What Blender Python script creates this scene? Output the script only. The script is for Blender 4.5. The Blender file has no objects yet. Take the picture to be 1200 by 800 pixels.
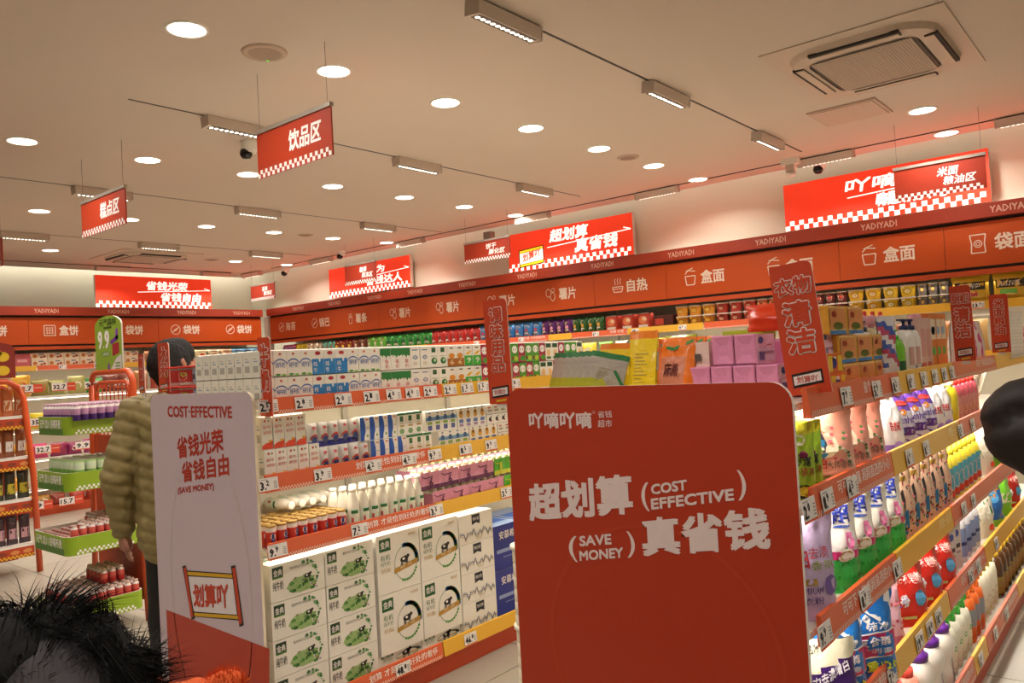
import bpy, bmesh, math, random
from math import sin, cos, pi, radians as rad
from mathutils import Vector, Matrix, noise
from mathutils.geometry import tessellate_polygon
random.seed(7)
S = bpy.context.scene
COL = S.collection
# ---------------------------------------------------------------- camera, world, exposure
YAW, PITCH, ROLL, FPX, CAMZ = -0.6961, 0.0235, -0.0554, 922.97, 1.5
_f = Vector((sin(YAW)*cos(PITCH), cos(YAW)*cos(PITCH), sin(PITCH)))
_r = Vector((cos(YAW), -sin(YAW), 0)); _u = _r.cross(_f)
CR = cos(ROLL)*_r + sin(ROLL)*_u; CU = -sin(ROLL)*_r + cos(ROLL)*_u
cam_d = bpy.data.cameras.new('camera'); cam = bpy.data.objects.new('camera', cam_d); COL.objects.link(cam)
cam.matrix_world = Matrix(((CR.x, CU.x, -_f.x, 0), (CR.y, CU.y, -_f.y, 0), (CR.z, CU.z, -_f.z, CAMZ), (0, 0, 0, 1)))
cam_d.sensor_width = 36; cam_d.lens = FPX/1200*36; cam_d.clip_start = 0.02
cam_d.dof.use_dof = False
S.camera = cam
W = bpy.data.worlds.new('world'); S.world = W; W.use_nodes = True
W.node_tree.nodes['Background'].inputs[0].default_value = (1, .85, .7, 1)
W.node_tree.nodes['Background'].inputs[1].default_value = 0.05
S.view_settings.view_transform = 'Standard'; S.view_settings.look = 'None'
S.view_settings.gamma = 1; S.view_settings.use_curve_mapping = False
S.view_settings.exposure = EXPOSURE = 0.27
LAMP = (1, .945, .875)      # warm white of the shop's lamps
P_DOWN, P_TRACK, P_LED, P_COVE = 7.4, 5.0, 1.25, 7.5

def hit(px, py, ax, val):
    """world point where the sight line through photo pixel (px,py) meets the real plane x|y|z = val"""
    d = CR*((px-600)/FPX) + CU*((400-py)/FPX) + _f
    o = Vector((0, 0, CAMZ)); i = 'xyz'.index(ax)
    return o + d*((val-o[i])/d[i])
hx = lambda px, py, v: hit(px, py, 'x', v)
hy = lambda px, py, v: hit(px, py, 'y', v)
hz = lambda px, py, v: hit(px, py, 'z', v)

# ---------------------------------------------------------------- materials
def lin(h):
    if not isinstance(h, str): return h
    h = h.lstrip('#'); c = [int(h[i:i+2], 16)/255 for i in (0, 2, 4)]
    return tuple(x/12.92 if x <= .04045 else ((x+.055)/1.055)**2.4 for x in c)
_M = {}
def M(col, rough=.5, metal=0, emit=0, trans=0, alpha=1, var=.06, bump=0, scale=30, coat=0, spec=None):
    key = (col, rough, metal, emit, trans, alpha, var, bump, scale, coat)
    if key in _M: return _M[key]
    m = bpy.data.materials.new('mat_'+str(col).strip('#')); m.use_nodes = True
    nt = m.node_tree; b = nt.nodes['Principled BSDF']; c = lin(col)
    b.inputs['Base Color'].default_value = (*c, 1)
    b.inputs['Roughness'].default_value = rough; b.inputs['Metallic'].default_value = metal
    if spec is not None: b.inputs['Specular IOR Level'].default_value = spec
    if coat: b.inputs['Coat Weight'].default_value = coat; b.inputs['Coat Roughness'].default_value = .15
    if trans: b.inputs['Transmission Weight'].default_value = trans
    if alpha < 1: b.inputs['Alpha'].default_value = alpha
    if emit:
        b.inputs['Emission Color'].default_value = (*c, 1); b.inputs['Emission Strength'].default_value = emit
    elif var or bump:
        tc = nt.nodes.new('ShaderNodeTexCoord'); n = nt.nodes.new('ShaderNodeTexNoise')
        n.inputs['Scale'].default_value = scale; nt.links.new(tc.outputs['Object'], n.inputs['Vector'])
        if var:
            mx = nt.nodes.new('ShaderNodeMix'); mx.data_type = 'RGBA'
            mx.inputs[6].default_value = (*[x*(1-var) for x in c], 1)
            mx.inputs[7].default_value = (*[min(1, x*(1+var)) for x in c], 1)
            nt.links.new(n.outputs['Fac'], mx.inputs[0]); nt.links.new(mx.outputs[2], b.inputs['Base Color'])
        if bump:
            bp = nt.nodes.new('ShaderNodeBump'); bp.inputs['Strength'].default_value = bump
            bp.inputs['Distance'].default_value = .01
            nt.links.new(n.outputs['Fac'], bp.inputs['Height']); nt.links.new(bp.outputs[0], b.inputs['Normal'])
    _M[key] = m; return m
P = lambda col: M(col, .45, var=.04)             # printed plastic / card
FILM = lambda col: M(col, .28, var=.05, bump=.25, scale=60, coat=.3)   # glossy film

# ---------------------------------------------------------------- lettering
_T = {}
_tc = bpy.data.curves.new('lettering', 'FONT'); _to = bpy.data.objects.new('lettering_source', _tc)
def text2d(s, bold=.02, res=2):
    k = (s, bold, res)
    if k in _T: return _T[k]
    _tc.body = s; _tc.offset = 0; _tc.resolution_u = res; _tc.size = 1; _tc.fill_mode = 'FRONT'
    _to.data = _tc
    me = _to.to_mesh()
    vs = [(v.co.x, v.co.y) for v in me.vertices]; fs = [tuple(p.vertices) for p in me.polygons]
    _to.to_mesh_clear()
    if not vs: r = ([], [])
    else:
        x0 = min(v[0] for v in vs); x1 = max(v[0] for v in vs); y0 = min(v[1] for v in vs); y1 = max(v[1] for v in vs)
        r = ([((x-x0)/max(x1-x0, 1e-6), (y-y0)/max(y1-y0, 1e-6)) for x, y in vs], fs)
    _T[k] = r; return r

class MB:
    def __init__(s): s.v = []; s.f = []; s.m = []; s.mats = []; s.smooth = []
    def mi(s, mat):
        if isinstance(mat, str): mat = P(mat)
        if mat not in s.mats: s.mats.append(mat)
        return s.mats.index(mat)
    def add(s, vs, fs, mat, smooth=False):
        o = len(s.v); s.v += [tuple(v) for v in vs]; i = s.mi(mat) if not isinstance(mat, list) else None
        for k, f in enumerate(fs):
            s.f.append([o+x for x in f]); s.m.append(i if i is not None else s.mi(mat[k])); s.smooth.append(smooth)
    def box(s, x0, y0, z0, x1, y1, z1, mat, front=None, top=None, side=None):
        v = [(x0,y0,z0),(x1,y0,z0),(x1,y1,z0),(x0,y1,z0),(x0,y0,z1),(x1,y0,z1),(x1,y1,z1),(x0,y1,z1)]
        f = [(0,3,2,1),(4,5,6,7),(0,1,5,4),(1,2,6,5),(2,3,7,6),(3,0,4,7)]
        s.add(v, f, [mat, top or mat, front or mat, side or mat, mat, side or mat])
    def quad(s, pts, mat): s.add(pts, [tuple(range(len(pts)))], mat)
    def poly(s, pts, mat, mp):          # 2d outline (may be concave) laid on a surface
        tr = tessellate_polygon([[Vector((x, y, 0)) for x, y in pts]])
        ar = sum(pts[i][0]*pts[(i+1) % len(pts)][1]-pts[(i+1) % len(pts)][0]*pts[i][1] for i in range(len(pts)))
        fs = []
        for t in tr:
            a, b, c = (pts[i] for i in t)
            fs.append(tuple(t) if (b[0]-a[0])*(c[1]-a[1])-(b[1]-a[1])*(c[0]-a[0]) > 0 else tuple(reversed(t)))
        s.add([mp(x, y) for x, y in pts], fs, mat)
    def rect(s, u0, v0, u1, v1, mat, mp, n=1):
        vs = []; fs = []
        for i in range(n+1):
            u = u0+(u1-u0)*i/n; vs += [mp(u, v0), mp(u, v1)]
        for i in range(n): fs.append((2*i, 2*i+2, 2*i+3, 2*i+1))
        s.add(vs, fs, mat)
    def disc(s, u, v, r, mat, mp, ry=None, n=14, a0=0, a1=2*pi):
        ry = ry or r
        s.poly([(u+r*cos(a0+(a1-a0)*i/n), v+ry*sin(a0+(a1-a0)*i/n)) for i in range(n if a1-a0 > 6.2 else n+1)], mat, mp)
    def ring(s, u, v, r, w, mat, mp, ry=None, n=18, a0=0, a1=2*pi):
        ry = ry or r; vs = []; fs = []
        for i in range(n+1):
            a = a0+(a1-a0)*i/n
            vs += [mp(u+(r-w)*cos(a), v+(ry-w)*sin(a)), mp(u+r*cos(a), v+ry*sin(a))]
        for i in range(n): fs.append((2*i, 2*i+1, 2*i+3, 2*i+2))
        s.add(vs, fs, mat)
    def line(s, pts, w, mat, mp):
        for (x0, y0), (x1, y1) in zip(pts, pts[1:]):
            L = math.hypot(x1-x0, y1-y0) or 1; nx, ny = -(y1-y0)/L*w/2, (x1-x0)/L*w/2
            s.add([mp(x0-nx, y0-ny), mp(x1-nx, y1-ny), mp(x1+nx, y1+ny), mp(x0+nx, y0+ny)], [(0,1,2,3)], mat)
    def text(s, st, u0, v0, u1, v1, mat, mp, bold=.02, res=2, skew=0, rise=0):
        vs, fs = text2d(st, 0, res); h = v1-v0; b = bold*h*.8
        uc, vc = (u0+u1)/2, (v0+v1)/2; e = h*.01; o = Vector(mp(uc, vc))
        nn = (Vector(mp(uc+e, vc))-o).cross(Vector(mp(uc, vc+e))-o); nn.normalize(); k = 0
        for a, c in ([(b*cos(q*pi/4), b*sin(q*pi/4)) for q in range(8)]+[(0, 0)] if bold >= .075 else ((-b, -b), (b, b), (-b, b), (b, -b), (0, 0)) if bold >= .03 else ((-b*.7, 0), (b*.7, 0)) if bold >= .015 else ((0, 0),)):
            s.add([Vector(mp(u0+a+(u1-u0)*x+skew*h*y, v0+c+h*y+rise*(u1-u0)*x))+nn*(.00011*k) for x, y in vs], fs, mat); k += 1
    def lathe(s, prof, mats, n=14, cx=0, cy=0, z0=0, smooth=True, ax='z', squash=1, mp=None):
        vs = []; fs = []; ms = []
        for r, z in prof:
            for i in range(n):
                a = 2*pi*i/n; p = (cx+r*cos(a), cy+r*sin(a)*squash, z0+z)
                if ax == 'y': p = (cx+r*cos(a), cy+z, z0+r*sin(a))
                if ax == 'x': p = (cx+z, cy+r*cos(a), z0+r*sin(a))
                vs.append(p)
        for k in range(len(prof)-1):
            for i in range(n):
                j = (i+1) % n; q = (k*n+i, k*n+j, (k+1)*n+j, (k+1)*n+i)
                fs.append(q if ax != 'y' else q[::-1]); ms.append(mats[k] if isinstance(mats, list) else mats)
        s.add(vs, fs, ms, smooth)
        o = len(s.v)-n
        if prof[-1][0] > 1e-4: s.add([], [], ms[-1]); s.f.append(list(range(o, o+n)) if ax != 'y' else list(range(o+n-1, o-1, -1))); s.m.append(s.mi(ms[-1])); s.smooth.append(False)
        if prof[0][0] > 1e-4:
            o = len(s.v)-n*len(prof); s.f.append(list(range(o+n-1, o-1, -1)) if ax != 'y' else list(range(o, o+n))); s.m.append(s.mi(ms[0])); s.smooth.append(False)
    def tube(s, pts, r, mat, n=8):
        pts = [Vector(p) for p in pts]; vs = []; fs = []
        up = Vector((0, 0, 1))
        for i, p in enumerate(pts):
            t = (pts[min(i+1, len(pts)-1)]-pts[max(i-1, 0)]).normalized()
            a = t.cross(up if abs(t.z) < .95 else Vector((1, 0, 0))).normalized(); b = t.cross(a)
            rr = r[i] if isinstance(r, (list, tuple)) else r
            for k in range(n): vs.append(p+a*rr*cos(2*pi*k/n)+b*rr*sin(2*pi*k/n))
        for i in range(len(pts)-1):
            for k in range(n):
                j = (k+1) % n; fs.append((i*n+k, i*n+j, (i+1)*n+j, (i+1)*n+k))
        fs += [tuple(range(n-1, -1, -1)), tuple(range((len(pts)-1)*n, len(pts)*n))]
        s.add(vs, fs, mat, True)
    def grid(s, fn, nu, nv, mat, smooth=True, flip=False):
        vs = [fn(i/nu, j/nv) for j in range(nv+1) for i in range(nu+1)]; fs = []; ms = []
        for j in range(nv):
            for i in range(nu):
                a = j*(nu+1)+i; q = (a, a+1, a+nu+2, a+nu+1); fs.append(q[::-1] if flip else q)
                ms.append(mat((i+.5)/nu, (j+.5)/nv) if callable(mat) else mat)
        s.add(vs, fs, ms, smooth)
    def mesh(s, name):
        me = bpy.data.meshes.new(name); me.from_pydata(s.v, [], s.f)
        for m in s.mats: me.materials.append(m)
        me.polygons.foreach_set('material_index', s.m); me.polygons.foreach_set('use_smooth', s.smooth); me.update()
        return me
    def build(s, name, parent=None, loc=(0,0,0), rz=0, label=None, cat=None, group=None, kind=None):
        return put(s.mesh(name), name, loc, rz, label, cat, group, parent, kind)

LONG = []
def put(me, name, loc=(0,0,0), rz=0, label=None, cat=None, group=None, parent=None, kind=None, rx=0, ry=0, sc=1):
    o = bpy.data.objects.new(name, me); COL.objects.link(o)
    o.location = loc; o.rotation_euler = (rx, ry, rz)
    if sc != 1: o.scale = (sc, sc, sc) if not isinstance(sc, tuple) else sc
    if parent: o.parent = parent
    if label:
        o['label'] = label
        if len(label.split()) > 16: LONG.append(label)
    if cat: o['category'] = cat
    if group: o['group'] = group
    if kind: o['kind'] = kind
    return o
def thing(name, label, cat, loc=(0,0,0), rz=0, group=None): return put(None, name, loc, rz, label, cat, group)
def lamp_area(name, loc, size, power, parent=None, size_y=None, direction=(0,0,-1), spread=pi, color=LAMP, shape='DISK'):
    l = bpy.data.lights.new(name, 'AREA'); l.energy = power; l.color = color; l.size = size; l.spread = spread
    l.shape = 'RECTANGLE' if size_y else shape
    if size_y: l.size_y = size_y
    o = bpy.data.objects.new(name, l); COL.objects.link(o); o.location = loc
    o.rotation_euler = Vector(direction).to_track_quat('-Z', 'Y').to_euler()
    if parent: o.parent = parent
    return o
def lamp_line(name, p0, p1, power, width=.03, direction=(0,0,-1), spread=pi, color=LAMP, parent=None):
    p0, p1 = Vector(p0), Vector(p1); l = bpy.data.lights.new(name, 'AREA'); l.energy = power; l.color = color; l.spread = spread
    l.shape = 'RECTANGLE'; l.size = (p1-p0).length; l.size_y = width
    x = (p1-p0).normalized(); z = -Vector(direction); z = (z-x*z.dot(x)).normalized(); y = z.cross(x); c = (p0+p1)/2
    o = bpy.data.objects.new(name, l); COL.objects.link(o)
    o.matrix_world = Matrix(((x.x, y.x, z.x, c.x), (x.y, y.y, z.y, c.y), (x.z, y.z, z.z, c.z), (0, 0, 0, 1)))
    return o
ORD = ['first','second','third','fourth','fifth','sixth','seventh','eighth','ninth','tenth','eleventh','twelfth','thirteenth','fourteenth','fifteenth','sixteenth']
fl = lambda y=0: (lambda u, v: (u, y-.0006, v))       # plane facing local -Y

ORANGE, ORANGE2, DRED, YEL, CREAM = '#d9541c', '#e0602a', '#b8401f', '#eeb21e', '#f3ead8'
WHITE = M('#f4efe6', .5, var=.03)
WHITEM = M('#e9e4d9', .4, var=.02)
PRN = M('#f7f1ea', .5, var=.02)      # white ink
BLK = M('#17130f', .6)
# ================================================================ the setting
XL, XR, YN, YF = -11.2, 3.2, -3.0, 7.0            # walls; the ceiling stops short of the two far walls (light cove)
CX, CY = -10.93, 6.7
mb = MB(); mb.box(XL-.1, YN-.1, -.12, XR+.1, YF+.1, -.012, M('#5d574c', .6)); floor = mb.build('floor', kind='structure')
tile_m = [M(c, .32, var=.05, scale=4) for c in ('#9d9484', '#989080', '#a29a8a')]
mb = MB(); mb.box(-.397, -.397, -.012, .397, .397, 0, tile_m[0]); t0 = mb.mesh('tile')
tiles = [t0]
for m_ in tile_m[1:]:
    t = t0.copy(); t.materials[0] = m_; tiles.append(t)
nt_ = 0
for i in range(-13, 4):
    for j in range(-2, 9):
        x, y = .8*i+.25, .8*j+.38
        d = math.hypot(x, y)
        if d < 9 and y > -1.2: put(tiles[(i*7+j*3) % 3], 'tile', (x, y, 0), parent=floor); nt_ += 1
mb = MB()
for i in range(-14, 5):
    for j in range(-4, 10):
        x, y = .8*i+.25, .8*j+.38
        if not (math.hypot(x, y) < 9 and y > -1.2 and -13 <= i < 4 and -2 <= j < 9) and XL < x-.4 and x+.4 < XR and YN < y-.4 and y+.4 < YF:
            mb.box(x-.397, y-.397, -.012, x+.397, y+.397, 0, tile_m[0])
mb.build('floor_tiles_beyond', floor, kind='stuff')
CEILM = M('#cdbdad', .9, var=.015, scale=2)
mb = MB(); mb.box(CX, YN-.1, 3.0, XR+.1, CY, 3.1, CEILM)
mb.box(XL-.1, CY, 3.32, XR+.1, YF+.1, 3.4, WHITE); mb.box(XL-.1, YN, 3.32, CX, CY, 3.4, WHITE)
mb.box(CX, CY-.02, 3.1, XR, CY, 3.34, WHITE); mb.box(CX, YN, 3.1, CX+.02, CY, 3.34, WHITE)
mb.build('ceiling', kind='structure')
WALLM = M('#dedcc6', .85, var=.02, scale=1.5)
for n, b_ in (('wall_far', (XL-.1, YF, 0, XR+.1, YF+.1, 3.4)), ('wall_left', (XL-.1, YN, 0, XL, YF, 3.4)),
             ('wall_right', (XR, YN, 0, XR+.1, YF, 3.4)), ('wall_near', (XL-.1, YN-.1, 0, XR+.1, YN, 3.4))):
    mb = MB(); mb.box(*b_, WALLM); mb.build(n, kind='structure')
# cove lamps hidden above the ceiling edge
lamp_line('cove_lamp', (-10.9, 6.78, 3.2), (3, 6.78, 3.2), P_COVE*1.0, .05, (0, .45, -.9))
lamp_line('cove_lamp', (-11.0, -.5, 3.2), (-11.0, 6.9, 3.2), P_COVE*1.9, .05, (-.45, 0, -.9))

# ---- recessed downlights: (photo pixel) of each, on the ceiling plane
DL = [(219,34),(391,83),(522,120),(622,150),(702,174),(766,194),(818,210),(26,165),(173,187),(291,204),(390,218),(474,231),(544,242),(604,252),
      (46,247),(152,257),(242,265),(321,272),(390,279),(453,284),(59,293),(276,306),(336,310),(1081,129),(1109,156)]
m1 = MB(); m1.lathe([(.0785,-.001),(.079,-.006),(.088,-.006),(.092,0),(.092,.004)], WHITEM, 24); trim_me = m1.mesh('trim_ring')
m2 = MB(); m2.lathe([(.0785,-.004),(.0785,.002)], M('#fff1dc', emit=7), 24); diff_me = m2.mesh('diffuser')
ROWN = ['overhead row', 'second row', 'third row', 'last row before the left wall', 'row beside the ceiling air unit']
def downlight(x, y, lab, pw=1):
    t = thing('ceiling_downlight', lab, 'ceiling light', (x, y, 3.0), group='round recessed downlights')
    put(trim_me, 'trim_ring', parent=t); put(diff_me, 'diffuser', parent=t)
    lamp_area('downlight_lamp', (0, 0, -.008), .15, P_DOWN*pw, parent=t, spread=2.5)
rows = [(0, 7), (7, 14), (14, 20), (20, 23), (23, 25)]
for r_, (a, b) in enumerate(rows):
    for k in range(a, b):
        p = hz(*DL[k], 3.0)
        downlight(p.x, p.y, f'round glowing downlight, {ORD[k-a]} from the left in the {ROWN[r_]}')
for n_, (x, y) in enumerate(((-1.13, .9), (-1.13, -.7), (-3.17, .2), (-3.17, -1.4), (-5.2, .3), (-7.25, .2), (1.0, 1.2), (1.0, 3.2), (1.0, 5.2), (1.0, -.8), (-9.4, .8))):
    downlight(x, y, f'round recessed downlight outside the picture, {ORD[n_]} counted round behind the camera', 1.3)
# ---- light tracks with louvred linear spots
TRK = M('#1b1815', .5); FIX = M('#d2c3b4', .45, var=.02)
def track(x, y0, y1, lab):
    mb = MB(); mb.box(x-.007, y0, 2.9985, x+.007, y1, 3.003, TRK); 
    o = mb.build('light_track'); o['label'] = lab; o['category'] = 'light track'
track(-2.13, 1.7, 6.2, 'thin dark lighting track from the top edge towards the wall camera')
track(-4.18, 1.93, 6.12, 'thin dark lighting track passing behind the beverage sign')
track(-6.3, .9, 6.4, 'thin dark lighting track running past the pastry sign')
track(-8.5, .9, 6.2, 'thin dark lighting track farthest left, before the small air unit')
mb = MB(); 
FL = .42
mb.box(-.035, 0, -.062, .035, FL, -.004, FIX); mb.box(-.038, -.006, -.066, .038, 0, -.002, M('#c0b0a2', .5)); mb.box(-.038, FL, -.066, .038, FL+.006, -.002, M('#c0b0a2', .5))
mb.box(-.012, .05, -.004, .012, .2, 0, BLK)
fx_me = mb.mesh('housing')
mb = MB(); mb.box(-.026, .02, -.0645, .026, FL-.02, -.0622, M('#6b6058', .5)); lv_me = mb.mesh('louvre')
mb = MB()
for k in range(12): mb.lathe([(.0001, 0), (.0105, .001), (.012, .003)], M('#fff3df', emit=2.6), 8, cx=0, cy=.034+k*.032, z0=-.0675)
ln_me = mb.mesh('lens')
def spot(x, y, along, lab, tilt=0, lit=1, aim=(.35, 0, -1)):
    t = thing('track_spotlight', lab, 'track light', (x, y, 2.9985), along)
    put(fx_me, 'housing', parent=t, ry=tilt); lv = put(lv_me, 'louvre', parent=t, ry=tilt)
    if lit: put(ln_me, 'lens', parent=t, ry=tilt)
    l = lamp_area('spot_lamp', (0, FL/2, -.09), .05, P_TRACK, parent=t, size_y=FL*.85, spread=1.9)
    l.rotation_euler = (0, tilt*.6, 0)
for k, (px, py, x, nm) in enumerate([(537,6,-2.13,'first on the track crossing the top edge'),(757,95,-2.13,'second on the track crossing the top edge'),(880,155,-2.13,'last before the wall camera')]):
    p = hz(px, py, 3.0); spot(x, p.y, 0, 'louvred linear track light, '+nm, tilt=.12)
for px, py, nm in [(230,140,'just left of the beverage sign'),(462,184,'in the middle of its track'),(611,214,'at the wall end of its track')]:
    p = hz(px, py, 3.0); spot(-4.18, p.y, 0, 'louvred linear track light '+nm, tilt=-.1)
for px, py, nm in [(77,222,'partly behind the pastry sign'),(280,241,'right of the pastry sign'),(425,260,'second right of the pastry sign')]:
    p = hz(px, py, 3.0); spot(-6.3, p.y, 0, 'small louvred track light '+nm, tilt=-.1)
for px, py, nm in [(0,270,'at the left picture edge'),(165,283,'above the small air unit'),(297,293,'right of the small air unit')]:
    p = hz(px, py, 3.0); spot(-8.5, p.y, 0, 'far small louvred track light '+nm, tilt=-.1)
for px, py, nm in [(110,313,'above the left end of the red wall sign'),(235,319,'above the right end of the left wall sign')]:
    p = hz(px, py, 3.0); spot(-10.45, p.y-.05, 0, 'plain grey linear light '+nm, tilt=.3)
for px, py, nm in [(943,190,'above the largest wall sign'),(753,228,'between two wall signs'),(611,256,'above the middle wall sign'),(480,285,'left of the middle wall sign'),(383,306,'above the far wall sign'),(1180,155,'at the right picture edge'),(308,322,'in the far ceiling corner')]:
    p = hz(px, py, 3.0); spot(p.x, 6.45, -pi/2, 'grey linear wall washer lamp '+nm, tilt=.2, lit=1)
mb = MB(); mb.box(-9.8, 6.444, 2.994, .4, 6.456, 3.002, TRK); o = mb.build('light_track'); o['label'] = 'thin dark track along the ceiling edge before the long wall'; o['category'] = 'light track'
mb = MB(); mb.box(-10.456, 1.0, 2.994, -10.444, 6.2, 3.002, TRK); o = mb.build('light_track'); o['label'] = 'thin dark track along the ceiling edge before the left wall'; o['category'] = 'light track'
# ---- ceiling cassettes
def cassette(cx, cy, sx, sy, lab):
    t = thing('air_conditioner', lab, 'air conditioner', (cx, cy, 3.0))
    Wm = M('#c9b5a2', .55, var=.02); D = M('#2a2420', .7)
    mb = MB(); hx_, hy_ = sx/2, sy/2
    mb.box(-hx_, -hy_, -.007, hx_, hy_, -.001, Wm); mb.build('fascia_panel', t)
    def rr(ax, ay, r, z, n=6):
        o = []
        for qx, qy, a0 in ((1,1,0),(-1,1,pi/2),(-1,-1,pi),(1,-1,1.5*pi)):
            for k in range(n+1): a = a0+pi/2*k/n; o.append((qx*(ax-r)+r*cos(a), qy*(ay-r)+r*sin(a), z))
        return o
    mb = MB(); a = rr(hx_*.84, hy_*.84, .2, -.006); b = rr(hx_*.80, hy_*.80, .18, -.035); c = rr(hx_*.62, hy_*.62, .09, -.042)
    n = len(a); vs = a+b+c; fs = []
    for L in range(2):
        for k in range(n): fs.append((L*n+k, (L+1)*n+k, (L+1)*n+(k+1) % n, L*n+(k+1) % n))
    mb.add(vs, fs, Wm, False); mb.build('bezel', t)
    for q in range(4):
        mb = MB(); L = (hx_ if q % 2 == 0 else hy_)*.5; off = (hy_ if q % 2 == 0 else hx_)*.745
        mb.box(-L, off-.03, -.0445, L, off+.03, -.030, D); mb.box(-L+.005, off-.03, -.049, L-.005, off+.012, -.0446, Wm)
        mb.build('air_flap', t, rz=q*pi/2)
    mb = MB(); g = rr(hx_*.6, hy_*.6, .07, -.0425); mb.quad(g[::-1], M('#5f5247', .8)); mb.build('intake', t)
    mb = MB(); n = 34
    for k in range(n):
        x = -hx_*.56+hx_*1.12*(k+.5)/n
        mb.box(x-.0035, -hy_*.56, -.0455, x+.0035, hy_*.56, -.043, Wm)
        y = -hy_*.56+hy_*1.12*(k+.5)/n; mb.box(-hx_*.56, y-.0035, -.046, hx_*.56, y+.0035, -.0435, Wm)
    mb.build('grille', t, kind='stuff')
cassette(-1.125, 4.5, .86, 1.05, 'large square ceiling air conditioner with grille at upper right')
p = hz(172, 297, 3.0); cassette(-9.45, 4.5, .95, .95, 'smaller-looking far ceiling air conditioner above the left wall sign')
mb = MB(); q = [hz(943,130,3.0), hz(1030,115,3.0), hz(1045,132,3.0), hz(967,147,3.0)]
mb.box(-1.74, 5.2, 2.990, -1.32, 5.62, 3.0, M('#c4a797', .8)); mb.box(-1.72, 5.22, 2.986, -1.34, 5.60, 2.9905, M('#c9ad9c', .8))
mb.build('access_panel', label='flat square ceiling access panel beside the large air conditioner', cat='access panel')
for px, py, r, c, lab in [(310,61,.105,'#a48d7a','round grey ceiling speaker with small green light near the top'),(736,184,.085,'#9a8070','small round ceiling speaker between two downlights'),(358,275,.085,'#917a6b','small round ceiling speaker in the distance'),(248,304,.09,'#8d7769','far round ceiling vent disc right of the small air unit')]:
    p = hz(px, py, 3.0); mb = MB(); mb.lathe([(r*.72,-.004),(r*.75,-.010),(r*.95,-.008),(r,0),(r,.003)], M('#bda48f', .6), 24)
    o = mb.build('ceiling_speaker', None, (p.x, p.y, 3.0), label=lab, cat='ceiling speaker')
    mb = MB(); mb.lathe([(r*.72,-.006),(r*.72,-.002)], M(c, .8), 20); mb.build('speaker_mesh', o)
    if r > .1: mb = MB(); mb.lathe([(.006,0),(.006,.002)], M('#58d040', emit=1.5), 8, cx=-.06, cy=.055, z0=-.011); mb.build('indicator_light', o)
def camera_dome(p, lab, r=.045, aim=0):
    if p.z > 2.99 and p.y > 6.55: p = Vector((p.x, p.y, 3.0))
    t = thing('security_camera', lab, 'security camera', p)
    mb = MB(); mb.lathe([(r*.75, -.075), (r, -.05), (r, -.01), (r*1.15, 0)], WHITEM, 16); mb.build('mount', t)
    mb = MB(); c = Vector((-.02, -.03, -.09)); vs = []
    mb.lathe([(.001, -r*.8), (r*.5, -r*.7), (r*.78, -r*.3), (r*.8, 0), (r*.7, r*.4)], M('#0c0b0c', .12), 16, cx=-.01, cy=-.02, z0=-.075); mb.build('lens_ball', t)
camera_dome(hz(292, 166, 3.0), 'small dome camera on the ceiling left of the beverage sign', .05)
camera_dome(Vector((hy(961, 196, 6.62).x, 6.62, 3.0)), 'white dome camera hanging above the largest wall sign', .05)
camera_dome(hy(400, 293, 6.3), 'small distant dome camera above the fruit sign', .05)
camera_dome(Vector((hy(335, 321, 6.6).x, 6.6, 3.0)), 'tiny white camera in the far room corner', .055)
p = hz(926, 186, 3.0); mb = MB(); mb.box(-.07, -.03, -.05, .07, .03, 0, WHITEM); mb.box(-.035, -.025, -.11, .035, .025, -.05, WHITEM, front=M('#c9b9a8')); mb.lathe([(.03,-.14),(.04,-.11)], WHITEM, 10)
mb.build('motion_sensor', None, p, label='white triangular sensor on the ceiling beside the last track light', cat='sensor')
p = hy(573, 274, 6.6); mb = MB(); mb.box(-.05, -.04, -.06, .05, .04, .02, M('#8a8078')); mb.build('wall_speaker', None, p, label='small dark box on the cream wall above the biscuit sign', cat='speaker')

# ================================================================ printed signs
def checker(mb, u0, u1, v0, cell, mp, mat=None, rowsn=2, col='#f7f1ea'):
    mat = mat or P(col); n = int((u1-u0)/cell)
    for r in range(rowsn):
        for k in range(n):
            if (k+r) % 2 == 0: mb.rect(u0+k*cell, v0+r*cell, u0+(k+1)*cell, v0+(r+1)*cell, mat, mp)
def hang_sign(x0, x1, y, z0, z1, l1, l2, lab, ceil=True):
    w = x1-x0; h = z1-z0; cx = (x0+x1)/2
    t = thing('hanging_sign', lab, 'hanging sign', (cx, y, z1), group=None)
    SR = M('#b4381a' if y < 4 else '#9c2e16', .45, var=.02)  # same red print; shade on the far signs is put into the colour
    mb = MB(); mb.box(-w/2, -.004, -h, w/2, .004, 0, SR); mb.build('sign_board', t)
    mb = MB(); mb.box(-w/2-.004, -.011, -.004, w/2+.004, .011, .016, M('#b9aea2', .35, .6)); mb.build('top_rail', t)
    for s in (-1, 1):
        mb = MB(); mb.tube([(s*w*.46, 0, .01), (s*w*.46, 0, 3.0-z1)], .0012, M('#7d746a', .4), 5); mb.build('cord', t)
    mb = MB(); mp = fl(-.004)
    checker(mb, -w/2, w/2, -h, h/11, mp, PRN)
    if l2:
        mb.text(l1, -w*.02, -h*.43, w*.20, -h*.16, PRN, mp, .03, skew=.2); mb.text(l2, w*.04, -h*.72, w*.38, -h*.46, PRN, mp, .03, skew=.2)
    else: mb.text(l1, -w*.06, -h*.63, w*.36, -h*.2, PRN, mp, .035, skew=.12)
    mb.build('lettering', t)
hang_sign(-3.46, -2.86, 2.235, 2.475, 2.70, '饮品区', None, 'red hanging sign for the beverage area near the top of the picture')
hang_sign(-5.55, -4.90, 2.22, 2.475, 2.70, '糕点区', None, 'red hanging sign for the pastry area at left')
hang_sign(-7.75, -7.08, 2.22, 2.475, 2.70, '糖果区', None, 'red hanging sign cut off by the left picture edge')
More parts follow.
